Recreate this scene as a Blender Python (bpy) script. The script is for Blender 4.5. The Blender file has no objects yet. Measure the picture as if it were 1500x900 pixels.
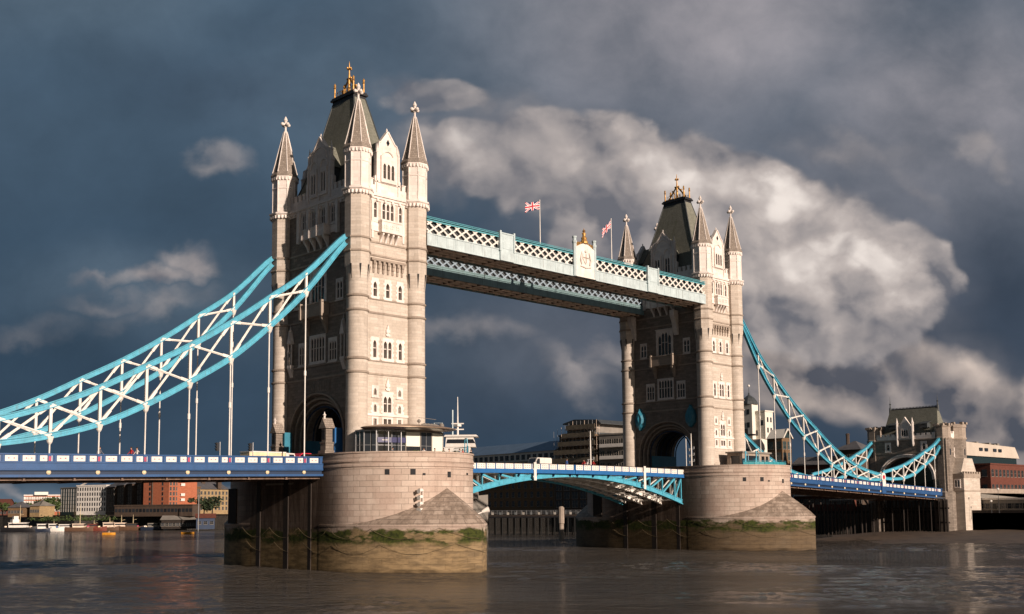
import bpy, bmesh, math, random
from mathutils import Vector, Matrix
R_ = math.radians
random.seed(7)
S = bpy.context.scene
COL = S.collection
# ------------------------------------------------------------------ camera
CAM = Vector((-95.373, -130.433, -7.359)); YAW = 0.78873; PIT = 0.09872; ROLL = -0.00873; FPX = 1596.85; SHY = 134.88
cF = Vector((math.cos(YAW)*math.cos(PIT), math.sin(YAW)*math.cos(PIT), math.sin(PIT)))
cR0 = Vector((math.sin(YAW), -math.cos(YAW), 0)); cU0 = cR0.cross(cF)
cR = cR0*math.cos(ROLL)+cU0*math.sin(ROLL); cU = -cR0*math.sin(ROLL)+cU0*math.cos(ROLL)
cd = bpy.data.cameras.new('camera'); cam = bpy.data.objects.new('camera', cd); COL.objects.link(cam)
M = Matrix((cR, cU, -cF)).transposed().to_4x4(); M.translation = CAM; cam.matrix_world = M
cd.sensor_width = 36; cd.lens = FPX/1500*36; cd.shift_y = SHY/1500; cd.clip_start = 1; cd.clip_end = 20000
S.camera = cam
def ray(u, v): return cF + cR*((u-750)/FPX) - cU*((v-450-SHY)/FPX)
def s2l(c):
    return tuple((x/255/12.92 if x/255 <= .04045 else ((x/255+.055)/1.055)**2.4) for x in c)
# ------------------------------------------------------------------ world: dark storm sky with sunlit cloud banks
SUN_EL = R_(16.5); SUN_D = Vector((0.055, 1, 0)).normalized()*math.cos(SUN_EL) + Vector((0, 0, -math.sin(SUN_EL)))
W = bpy.data.worlds.new('World'); S.world = W; W.use_nodes = True
nt = W.node_tree; nt.nodes.clear(); N = nt.nodes.new; LK = nt.links.new
def nd(t, **k):
    n = N(t)
    for a, b in k.items(): setattr(n, a, b)
    return n
def mth(op, a, b=None, c=None, clamp=False):
    n = nd('ShaderNodeMath', operation=op, use_clamp=clamp)
    for i, x in enumerate((a, b, c)):
        if x is None: continue
        if isinstance(x, (int, float)): n.inputs[i].default_value = x
        else: LK(x, n.inputs[i])
    return n.outputs[0]
def vm(op, a, b=None, sc=None):
    n = nd('ShaderNodeVectorMath', operation=op)
    for i, x in enumerate((a, b)):
        if x is None: continue
        if isinstance(x, (tuple, Vector)): n.inputs[i].default_value = tuple(x)
        else: LK(x, n.inputs[i])
    if sc is not None:
        if isinstance(sc, (int, float)): n.inputs['Scale'].default_value = sc
        else: LK(sc, n.inputs['Scale'])
    return n.outputs['Value'] if op in ('DOT_PRODUCT', 'LENGTH') else n.outputs[0]
def noise(vec, sc, det=6, ro=.55, dist=0, col=False, w=None):
    n = nd('ShaderNodeTexNoise'); n.inputs['Scale'].default_value = sc; n.inputs['Detail'].default_value = det
    n.inputs['Roughness'].default_value = ro; n.inputs['Distortion'].default_value = dist; LK(vec, n.inputs['Vector'])
    return n.outputs['Color'] if col else n.outputs[0]
def mrange(x, a, b, c=0., d=1., smooth=True):
    n = nd('ShaderNodeMapRange'); n.interpolation_type = 'SMOOTHSTEP' if smooth else 'LINEAR'
    LK(x, n.inputs[0])
    for i, q in enumerate((a, b, c, d)): n.inputs[i+1].default_value = q
    return n.outputs[0]
def cmix(f, a, b):
    n = nd('ShaderNodeMix', data_type='RGBA')
    for s, x in ((0, f), (6, a), (7, b)):
        if isinstance(x, tuple): n.inputs[s].default_value = (*x, 1)[:4]
        elif isinstance(x, (int, float)): n.inputs[s].default_value = x
        else: LK(x, n.inputs[s])
    return n.outputs[2]
FH = Vector((math.cos(YAW), math.sin(YAW), 0)); RH = Vector((math.sin(YAW), -math.cos(YAW), 0))
tc = nd('ShaderNodeTexCoord').outputs['Generated']
dF = mth('MAXIMUM', vm('DOT_PRODUCT', tc, FH), .12)
qx = mth('DIVIDE', vm('DOT_PRODUCT', tc, RH), dF)
sx = nd('ShaderNodeSeparateXYZ'); LK(tc, sx.inputs[0])
qz = mth('DIVIDE', sx.outputs[2], dF)
cb = nd('ShaderNodeCombineXYZ'); LK(qx, cb.inputs[0]); LK(qz, cb.inputs[1]); Q = cb.outputs[0]
def qpx(u, v):
    d = ray(u, v); return (d.dot(RH)/d.dot(FH), d.z/d.dot(FH))
# domain warp
w1 = vm('SCALE', vm('SUBTRACT', noise(Q, 7, 3, .5, col=True), (.5, .5, .5)), sc=.06)
Qs = vm('MULTIPLY', Q, (1, 1.2, 1))
w2 = vm('SCALE', vm('SUBTRACT', noise(Qs, 22, 6, .52, col=True), (.5, .5, .5)), sc=.06)
QW = vm('ADD', vm('ADD', Q, w1), w2)
QB = vm('ADD', Q, w1)
def blob(cx, cy, rx, ry, rot=0, inten=1., src=None, inner=.25):
    q = qpx(cx, cy); m = nd('ShaderNodeMapping', vector_type='TEXTURE')
    m.inputs['Location'].default_value = (q[0], q[1], 0); m.inputs['Rotation'].default_value = (0, 0, R_(-rot))
    m.inputs['Scale'].default_value = (rx/FPX, ry/FPX, 1); LK(src or QW, m.inputs[0])
    return mrange(vm('LENGTH', m.outputs[0]), inner, 1.0, inten, 0.)
def bsum(lst, src=None, inner=.25, op='MAXIMUM'):
    o = None
    for b in lst:
        x = blob(*b, src=src, inner=inner); o = x if o is None else mth(op, o, x)
    return o
sky = nd('ShaderNodeTexSky', sky_type='NISHITA'); sky.sun_disc = False; sky.sun_elevation = SUN_EL
sky.sun_rotation = math.atan2(-SUN_D.x, -SUN_D.y); sky.air_density = 1; sky.dust_density = 1
# broad veils of grey over deep slate blue
veil = bsum([(1020, 0, 760, 340, 0, .85), (1400, 140, 480, 340, 0, .8), (100, -40, 460, 190, 0, .5), (520, 120, 360, 230, 0, .3),
             (760, 500, 330, 150, 0, .25), (250, 440, 380, 120, 5, .42), (60, 740, 420, 55, 0, .9)], src=QB, inner=0)
fb = noise(vm('ADD', Qs, w1), 6, 7, .58)
veil = mth('MULTIPLY', veil, mrange(fb, .3, .7, .55, 1.3, False))
deep = cmix(mrange(qx, -.5, .5), s2l((52, 71, 89)), s2l((60, 71, 86)))
deep = cmix(mrange(qz, .16, .40), deep, s2l((68, 87, 105)))
deep = cmix(mrange(qz, .14, .0), deep, s2l((52, 70, 88)))
base = cmix(veil, deep, cmix(mrange(qx, -.22, .12), s2l((98, 114, 128)), s2l((146, 142, 147))))
dk = bsum([(1330, 640, 460, 90, 0, .45), (330, 120, 300, 100, 10, .4), (700, 600, 360, 70, 0, .4), (1440, 420, 130, 160, 0, .35), (460, 30, 240, 60, 0, .25), (1180, 200, 150, 40, 20, .2)], src=QB, inner=0)
base = cmix(mth('MULTIPLY', dk, mrange(fb, .3, .7, 1.1, .7, False)), base, s2l((56, 68, 84)))
def vor(vec, sc, sm=.35):
    n = nd('ShaderNodeTexVoronoi'); n.voronoi_dimensions = '2D'; n.feature = 'SMOOTH_F1'; n.inputs['Scale'].default_value = sc; n.inputs['Smoothness'].default_value = sm; LK(vec, n.inputs['Vector']); return n.outputs['Distance']
w3 = vm('SCALE', vm('SUBTRACT', noise(Qs, 30, 4, .55, col=True), (.5, .5, .5)), sc=.03)
QV = vm('ADD', QB, w3)
def bil(vec):
    a = mth('SUBTRACT', 1, mth('MULTIPLY', vor(vec, 11), 1.1)); b_ = mth('SUBTRACT', 1, mth('MULTIPLY', vor(vec, 25), 1.1)); c_ = mth('SUBTRACT', 1, mth('MULTIPLY', vor(vec, 58), 1.1))
    return mth('ADD', mth('MULTIPLY', a, .55), mth('ADD', mth('MULTIPLY', b_, .3), mth('MULTIPLY', c_, .15)))
B0 = bil(QV); B1 = bil(vm('ADD', QV, (.016, .02, 0)))
brel = mth('SUBTRACT', B0, B1)
def field(lst):
    o = None
    for (cx, cy, rx, ry, rot, k) in lst:
        q = qpx(cx, cy); m = nd('ShaderNodeMapping', vector_type='TEXTURE')
        m.inputs['Location'].default_value = (q[0], q[1], 0); m.inputs['Rotation'].default_value = (0, 0, R_(-rot)); m.inputs['Scale'].default_value = (rx/FPX, ry/FPX, 1); LK(QB, m.inputs[0])
        x = mth('MULTIPLY', mth('SUBTRACT', 1, vm('LENGTH', m.outputs[0])), k); o = x if o is None else mth('MAXIMUM', o, x)
    return o
base = vm('SCALE', base, sc=mrange(fb, .3, .7, .88, 1.24, False))
# the big cumulus bank: solid body with a crisp sunlit upper right edge
bf = field([(1000, 310, 250, 130, 12, 1), (1160, 390, 235, 135, 15, 1), (1270, 420, 120, 90, 22, 1), (1140, 315, 105, 80, 10, 1), (1215, 355, 105, 78, 22, 1), (1300, 425, 78, 62, 28, 1), (1050, 255, 140, 66, 12, .9), (850, 245, 180, 90, 5, .85), (700, 235, 110, 62, 15, .8), (640, 140, 90, 40, 5, .6), (1200, 460, 190, 62, 0, .9)])
bf = mth('ADD', bf, mth('MULTIPLY', mth('SUBTRACT', B0, .42), .5))
body = mth('MULTIPLY', mrange(bf, .0, .15), mrange(qx, -.12, .14, .6, 1))
lf = field([(1190, 545, 190, 75, 4, .9), (1310, 560, 180, 72, 10, 1), (1420, 600, 150, 60, 14, .9), (1500, 640, 110, 50, 10, .8), (1240, 520, 90, 45, 0, .9)])
lf = mth('ADD', lf, mth('MULTIPLY', mth('SUBTRACT', B0, .5), .6)); low = mrange(lf, -.05, .38, 0, .88)
wisp = bsum([(630, 125, 115, 48, 8, .55), (690, 158, 70, 42, 10, .5), (660, 228, 120, 58, 20, .72), (640, 278, 90, 40, 0, .5), (765, 190, 105, 62, 10, .62), (740, 262, 90, 50, 20, .55), (860, 260, 130, 70, 10, .4),
             (850, 545, 95, 44, 25, .62), (905, 525, 90, 34, 5, .45), (715, 490, 110, 30, 5, .48), (640, 478, 80, 30, 0, .35), (240, 415, 105, 27, -3, .8), (288, 396, 54, 38, 0, .85), (150, 410, 62, 18, 12, .6),
             (235, 458, 110, 30, -12, .42), (150, 448, 90, 22, 8, .36), (315, 235, 62, 34, 0, .45), (60, 480, 110, 36, 0, .25), (1438, 220, 58, 38, 0, .5), (1472, 245, 26, 42, 20, .4), (1230, 220, 150, 38, 12, .38),
             (1340, 280, 90, 26, 45, .34), (20, 722, 160, 18, 0, .5), (280, 722, 150, 14, 0, .35)], inner=.0)
fine = noise(vm('ADD', Qs, w2), 13, 6, .5)
big = noise(vm('ADD', Qs, w1), 8, 5, .55)
lit = bsum([(1148, 292, 120, 75, 15, 1.0), (1235, 342, 125, 80, 28, 1), (1300, 398, 95, 62, 35, 1), (1335, 425, 55, 42, 30, .9), (1130, 360, 220, 100, 15, .85), (1020, 260, 180, 85, 12, .6), (900, 215, 190, 70, 8, .45), (1240, 400, 170, 60, 20, .85), (800, 215, 160, 80, 5, .4), (670, 225, 110, 60, 15, .55), (1060, 400, 120, 70, 10, .55)], inner=.05)
sb_ = mth('ADD', mth('ADD', mth('MULTIPLY', lit, .62), .16), mth('ADD', mth('MULTIPLY', brel, .85), mth('MULTIPLY', mth('SUBTRACT', big, .5), 1.0)), clamp=True)
cumul = cmix(mrange(sb_, .0, .5, 0, 1, False), s2l((108, 109, 117)), s2l((184, 174, 170))); cumul = cmix(mrange(sb_, .45, 1.0), cumul, s2l((242, 231, 223)))
sl_ = mth('ADD', mrange(lf, 0, .7, .75, .2), mth('ADD', mth('MULTIPLY', brel, 1.3), mth('MULTIPLY', mth('SUBTRACT', big, .5), 1.2)), clamp=True)
lowc = cmix(sl_, s2l((82, 85, 95)), s2l((212, 195, 184)))
wc = cmix(mth('ADD', .5, mth('MULTIPLY', brel, 1.4), clamp=True), s2l((110, 110, 118)), s2l((186, 176, 172)))
soft = bsum([(1010, 320, 380, 190, 8, .9), (800, 230, 270, 140, 8, .7), (1200, 430, 290, 150, 8, .85), (660, 230, 150, 110, 10, .55), (1330, 560, 260, 110, 8, .7)], src=QB, inner=0)
base = cmix(mth('MULTIPLY', soft, mrange(big, .3, .7, .7, 1.1, False), clamp=True), base, cmix(mrange(big, .35, .65), s2l((108, 109, 118)), s2l((150, 145, 147))))
col = cmix(mth('MULTIPLY', wisp, mrange(fine, .36, .62, .45, 1.25, False), clamp=True), base, wc)
col = cmix(mth('MULTIPLY', low, mrange(fine, .3, .6, .6, 1.1, False), clamp=True), col, lowc)
col = cmix(mth('MULTIPLY', body, mrange(fine, .25, .5, .8, 1.0, False), clamp=True), col, cumul)
bk = mrange(vm('DOT_PRODUCT', tc, FH), -.3, .35)          # clearer sky on the sun's side, behind the viewer
skys = sky.outputs[0]
wmul = mrange(vm('DOT_PRODUCT', tc, Vector((0, 0, 1))), -.02, .0)
fin = cmix(bk, vm('ADD', vm('SCALE', skys, sc=.14), (.24, .29, .36)), vm('SCALE', col, sc=8.4))
bg = nd('ShaderNodeBackground'); LK(fin, bg.inputs[0]); bg.inputs[1].default_value = .1
wo = nd('ShaderNodeOutputWorld'); LK(bg.outputs[0], wo.inputs[0])
# ------------------------------------------------------------------ sun, exposure
sl = bpy.data.lights.new('sun', 'SUN'); sl.energy = 5.0; sl.angle = R_(.53); sl.color = (1, .83, .70)
so = bpy.data.objects.new('sun', sl); COL.objects.link(so); so.rotation_mode = 'QUATERNION'; so.rotation_quaternion = SUN_D.to_track_quat('-Z', 'Y')
so.location = (0, -200, 120)
vs = S.view_settings; vs.view_transform = 'Standard'; vs.look = 'None'; vs.exposure = .25; vs.gamma = 1; vs.use_curve_mapping = False
# ------------------------------------------------------------------ materials
MATS = {}
def newmat(name):
    m = bpy.data.materials.new(name); m.use_nodes = True; global nt, N, LK
    nt = m.node_tree; N = nt.nodes.new; LK = nt.links.new; MATS[name] = m
    return m, nt.nodes['Principled BSDF']
def setc(sock, c):
    if isinstance(c, tuple): sock.default_value = (*c, 1)[:4]
    else: LK(c, sock)
def bump(h, st, dist=.05):
    b = nd('ShaderNodeBump'); b.inputs['Strength'].default_value = st; b.inputs['Distance'].default_value = dist; LK(h, b.inputs['Height']); return b.outputs[0]
def plain(name, c, rough=.5, metal=0, var=.12, nscale=1.5, spec=.5, emit=None, streak=0, bmp=0):
    m, p = newmat(name); c = tuple(c)
    pos = nd('ShaderNodeNewGeometry').outputs['Position']
    f = mrange(noise(pos, nscale, 5, .6), .3, .7, 0, 1, False)
    d = tuple(x*(1-var*1.6) for x in c); l = tuple(min(1, x*(1+var)) for x in c)
    col = cmix(f, d, l)
    if streak:
        g = mrange(noise(vm('MULTIPLY', pos, (3, 3, .25)), 1.2, 5, .7), .52, .72)
        col = cmix(mth('MULTIPLY', g, streak), col, (.12, .07, .04))
    setc(p.inputs['Base Color'], col); p.inputs['Roughness'].default_value = rough; p.inputs['Metallic'].default_value = metal
    p.inputs['Specular IOR Level'].default_value = spec
    if bmp: LK(bump(noise(pos, nscale*8, 4, .6), bmp, .03), p.inputs['Normal'])
    if emit: setc(p.inputs['Emission Color'], tuple(emit)); p.inputs['Emission Strength'].default_value = 1
    return m
def stone(name, c1, c2, bw, bh, mort=.012, mcol=.45, bmp=.5, stain=.35, tide=False, pink=None, grain=.15, soot=(.16, .12, .09), band=0):
    m, p = newmat(name)
    uv = nd('ShaderNodeUVMap'); uv.uv_map = 'UVMap'
    pos = nd('ShaderNodeNewGeometry').outputs['Position']
    b = nd('ShaderNodeTexBrick'); b.offset = .5; LK(uv.outputs[0], b.inputs['Vector'])
    b.inputs['Scale'].default_value = 1; b.inputs['Brick Width'].default_value = bw; b.inputs['Row Height'].default_value = bh
    b.inputs['Mortar Size'].default_value = mort; b.inputs['Mortar Smooth'].default_value = .3; b.inputs['Bias'].default_value = 0
    setc(b.inputs['Color1'], c1); setc(b.inputs['Color2'], c2); setc(b.inputs['Mortar'], tuple(x*mcol for x in c1))
    col = b.outputs['Color']
    n1 = noise(pos, .22, 6, .6); n2 = noise(vm('MULTIPLY', pos, (1, 1, .16)), .9, 7, .65); n3 = noise(pos, 3.2, 5, .7)
    if band: col = cmix(mth('MULTIPLY', mrange(noise(vm('MULTIPLY', pos, (.04, .04, 1)), 1.3, 4, .7), .42, .62), band), col, tuple(x*.68 for x in c1))
    if pink: col = cmix(mrange(n1, .42, .62, 0, .7), col, pink)
    col = cmix(mth('MULTIPLY', mrange(n2, *((.4, .6) if stain > .7 else (.5, .75))), stain), col, soot)
    col = cmix(mth('MULTIPLY', mrange(n1, .35, .7), stain*.5), col, tuple(x*.6 for x in soot))
    col = cmix(grain, col, cmix(mrange(n3, .3, .7, 0, 1, False), tuple(x*.3 for x in c1), tuple(min(1, x*1.5) for x in c2)))
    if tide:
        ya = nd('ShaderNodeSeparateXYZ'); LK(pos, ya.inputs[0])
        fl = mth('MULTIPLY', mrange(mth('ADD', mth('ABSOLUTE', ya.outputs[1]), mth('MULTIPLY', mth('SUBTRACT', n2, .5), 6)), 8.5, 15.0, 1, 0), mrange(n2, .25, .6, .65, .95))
        col = cmix(fl, col, s2l((62, 48, 38)))      # darker brown on the flanks under the deck, with ragged edges
        sz = nd('ShaderNodeSeparateXYZ'); LK(pos, sz.inputs[0]); z = sz.outputs[2]
        wob = mth('MULTIPLY', mth('SUBTRACT', noise(vm('MULTIPLY', pos, (1, 1, 2.2)), .28, 5, .6), .5), 2.6)
        zz = mth('ADD', z, wob)
        # below the tide line: brown mud stain, bright green weed band at its top, dark wet foot
        mud = cmix(mrange(noise(vm('MULTIPLY', pos, (.5, .5, 2.5)), .9, 6, .65), .35, .65), s2l((150, 126, 88)), s2l((104, 86, 56)))
        sp_ = nd('ShaderNodeSeparateXYZ'); LK(pos, sp_.inputs[0]); mud = cmix(mrange(sp_.outputs[0], 45, 60, 0, .72), mud, s2l((62, 48, 28)))
        col = cmix(mrange(zz, -10.7, -10.0, .88, 0), col, mud)
        grn = cmix(mrange(noise(pos, 1.7, 6, .7), .35, .65), s2l((40, 46, 18)), s2l((70, 76, 30)))
        g = mth('MULTIPLY', mrange(zz, -10.4, -9.9, 1, 0), mrange(zz, -12.4, -11.5, 0, 1))
        g2 = mrange(noise(vm('MULTIPLY', pos, (.55, .55, 1.3)), .45, 6, .65), .39, .49, .12, 1)
        col = cmix(mth('MULTIPLY', g, g2), col, grn)
        col = cmix(mrange(zz, -15.9, -14.9, .85, 0), col, s2l((58, 46, 30)))
    setc(p.inputs['Base Color'], col)
    p.inputs['Roughness'].default_value = .85; p.inputs['Specular IOR Level'].default_value = .25
    h = mth('ADD', mth('MULTIPLY', b.outputs['Fac'], -1.), mth('MULTIPLY', n3, .6))
    LK(bump(h, bmp, .06), p.inputs['Normal'])
    return m
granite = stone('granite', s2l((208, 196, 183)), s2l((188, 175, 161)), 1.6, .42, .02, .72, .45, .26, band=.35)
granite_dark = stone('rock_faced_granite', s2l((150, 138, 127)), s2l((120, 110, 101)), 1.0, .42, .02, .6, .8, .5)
portland = stone('portland', s2l((234, 224, 216)), s2l((218, 206, 198)), 1.2, .5, .01, .75, .25, .3, grain=.08)
trimst = stone('string_course_stone', s2l((168, 154, 140)), s2l((152, 138, 126)), 1.4, .5, .01, .7, .3, .5, grain=.1)
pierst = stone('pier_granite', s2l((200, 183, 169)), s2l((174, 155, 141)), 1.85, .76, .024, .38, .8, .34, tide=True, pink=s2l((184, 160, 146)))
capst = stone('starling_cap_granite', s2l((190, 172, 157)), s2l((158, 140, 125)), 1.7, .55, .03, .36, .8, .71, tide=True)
slate = stone('roof_slate', s2l((134, 133, 122)), s2l((114, 114, 103)), .35, .24, .02, .6, .4, .5, soot=s2l((84, 86, 66)))
spirest = stone('spire_tile', s2l((164, 152, 140)), s2l((136, 124, 114)), .4, .3, .03, .5, .6, .4)
gold = plain('gold_leaf', s2l((186, 140, 74)), .5, .4, .3, 3)
teal = plain('teal_paint', s2l((78, 164, 188)), .45, 0, .15, 1.1, streak=.42)
tealdk = plain('teal_paint_deep', s2l((50, 124, 146)), .45, 0, .12, .8, streak=.3)
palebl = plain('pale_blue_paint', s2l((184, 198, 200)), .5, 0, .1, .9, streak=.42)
palegr = plain('shaded_walkway_steel', s2l((116, 142, 144)), .5, 0, .12, .7, streak=.45)  # walkway steel behind the front, its shade mixed into the colour
white = plain('white_paint', s2l((222, 216, 208)), .5, 0, .09, 1.0, streak=.25)
blue = plain('royal_blue_paint', s2l((42, 80, 126)), .42, 0, .10, .8, streak=.2)
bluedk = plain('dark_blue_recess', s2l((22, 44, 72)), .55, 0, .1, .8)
blue2 = plain('mid_blue_paint', s2l((34, 98, 156)), .45, 0, .1, .8, streak=.15)
red = plain('red_paint', s2l((190, 40, 60)), .4)
redst = plain('red_shield_paint', s2l((176, 70, 96)), .4)
cream = plain('cream_paint', s2l((226, 206, 166)), .4)
brown = plain('underside_timber', s2l((222, 200, 180)), .8, 0, .15, .9, streak=.35)
beam = plain('rust_brown_beam', s2l((122, 100, 86)), .8, 0, .35, 1.6, streak=.6)
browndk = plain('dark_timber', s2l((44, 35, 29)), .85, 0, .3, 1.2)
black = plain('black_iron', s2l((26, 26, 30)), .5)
dark = plain('dark_void', (.012, .012, .014), .8)
asphalt = plain('asphalt', (.05, .05, .052), .9, 0, .15, 3, bmp=.2)
lead = plain('lead_sheet', s2l((70, 74, 76)), .6, .2, .2, 1.5)
steel = plain('grey_steel', s2l((150, 150, 150)), .4, .4)
canopym = plain('bronze_canopy', s2l((150, 128, 108)), .35, .3, .1)
blind = plain('white_blind', s2l((222, 222, 208)), .7, 0, .03)
signblue = plain('sign_blue', s2l((26, 28, 84)), .4)
skin = plain('skin', s2l((196, 150, 124)), .6)
leaf = plain('foliage', (.055, .085, .02), .7, 0, .5, .35)
leafdk = plain('foliage_dark', (.025, .04, .014), .7, 0, .5, .35)
mudm = plain('foreshore_mud', s2l((86, 71, 58)), .7, 0, .35, .35, bmp=.6)
brick_o = stone('orange_brick', s2l((176, 106, 78)), s2l((156, 92, 66)), .6, .25, .01, .7, .2, .15, soot=s2l((120, 60, 40)))
brick_r = stone('red_brick', s2l((112, 66, 54)), s2l((94, 56, 46)), .6, .25, .01, .7, .2, .3, soot=s2l((60, 34, 28)))
brick_y = stone('yellow_stock_brick', s2l((170, 146, 108)), s2l((146, 122, 90)), .6, .25, .01, .7, .2, .3)
brick_d = stone('dark_brick', s2l((84, 70, 60)), s2l((70, 58, 50)), .6, .25, .01, .7, .2, .4)
brick_b = stone('brown_brick', s2l((122, 98, 72)), s2l((104, 82, 60)), .6, .25, .01, .7, .2, .3)
render_w = plain('white_render', s2l((220, 214, 202)), .7, 0, .08, .2, streak=.1)
concrete = plain('grey_concrete', s2l((128, 122, 114)), .8, 0, .15, .3, streak=.3)
rooft = plain('grey_roof_tile', s2l((88, 86, 88)), .8, 0, .2, .6)
blueroof = plain('blue_metal_roof', s2l((96, 116, 138)), .5, .1, .1, .3)
orange = plain('orange_hull_paint', s2l((206, 140, 40)), .5)
def glassm(name, c, r=.08, var=.5):
    m, p = newmat(name); pos = nd('ShaderNodeNewGeometry').outputs['Position']
    oi = nd('ShaderNodeObjectInfo').outputs['Random']
    a = tuple(x*(1-var) for x in c); b = tuple(x*(1+var) for x in c)
    setc(p.inputs['Base Color'], cmix(oi, a, b)); p.inputs['Roughness'].default_value = r
    LK(bump(noise(pos, 1.3, 2, .5), .05, .05), p.inputs['Normal']); return m
glass = glassm('window_glass', (.045, .04, .034)); glassdk = glassm('dark_window_glass', (.02, .024, .03)); glassgr = glassm('green_glass', (.03, .05, .05), .05)
# water
wm, p = newmat('river_water'); pos = nd('ShaderNodeNewGeometry').outputs['Position']
cw = cmix(mrange(noise(vm('MULTIPLY', pos, (1, 1, 1)), .02, 5, .6), .35, .65), (.056, .048, .040), (.082, .070, .058))
setc(p.inputs['Base Color'], cw); p.inputs['Roughness'].default_value = .1; p.inputs['IOR'].default_value = 1.33; p.inputs['Specular IOR Level'].default_value = .5
rot = nd('ShaderNodeMapping'); rot.inputs['Rotation'].default_value = (0, 0, R_(-40)); LK(pos, rot.inputs[0]); wp = rot.outputs[0]
h1 = noise(vm('MULTIPLY', wp, (1, .4, 1)), .75, 7, .66, .5); h2 = noise(vm('MULTIPLY', wp, (1, .3, 1)), .2, 5, .6, .6); h3 = noise(vm('MULTIPLY', wp, (1, .3, 1)), .035, 4, .65, .5)
amp = mrange(h3, .4, .6, .65, 1.45)
LK(bump(mth('ADD', mth('MULTIPLY', h1, amp), mth('MULTIPLY', h2, 1.2)), 1.0, 1.0), p.inputs['Normal'])
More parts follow.
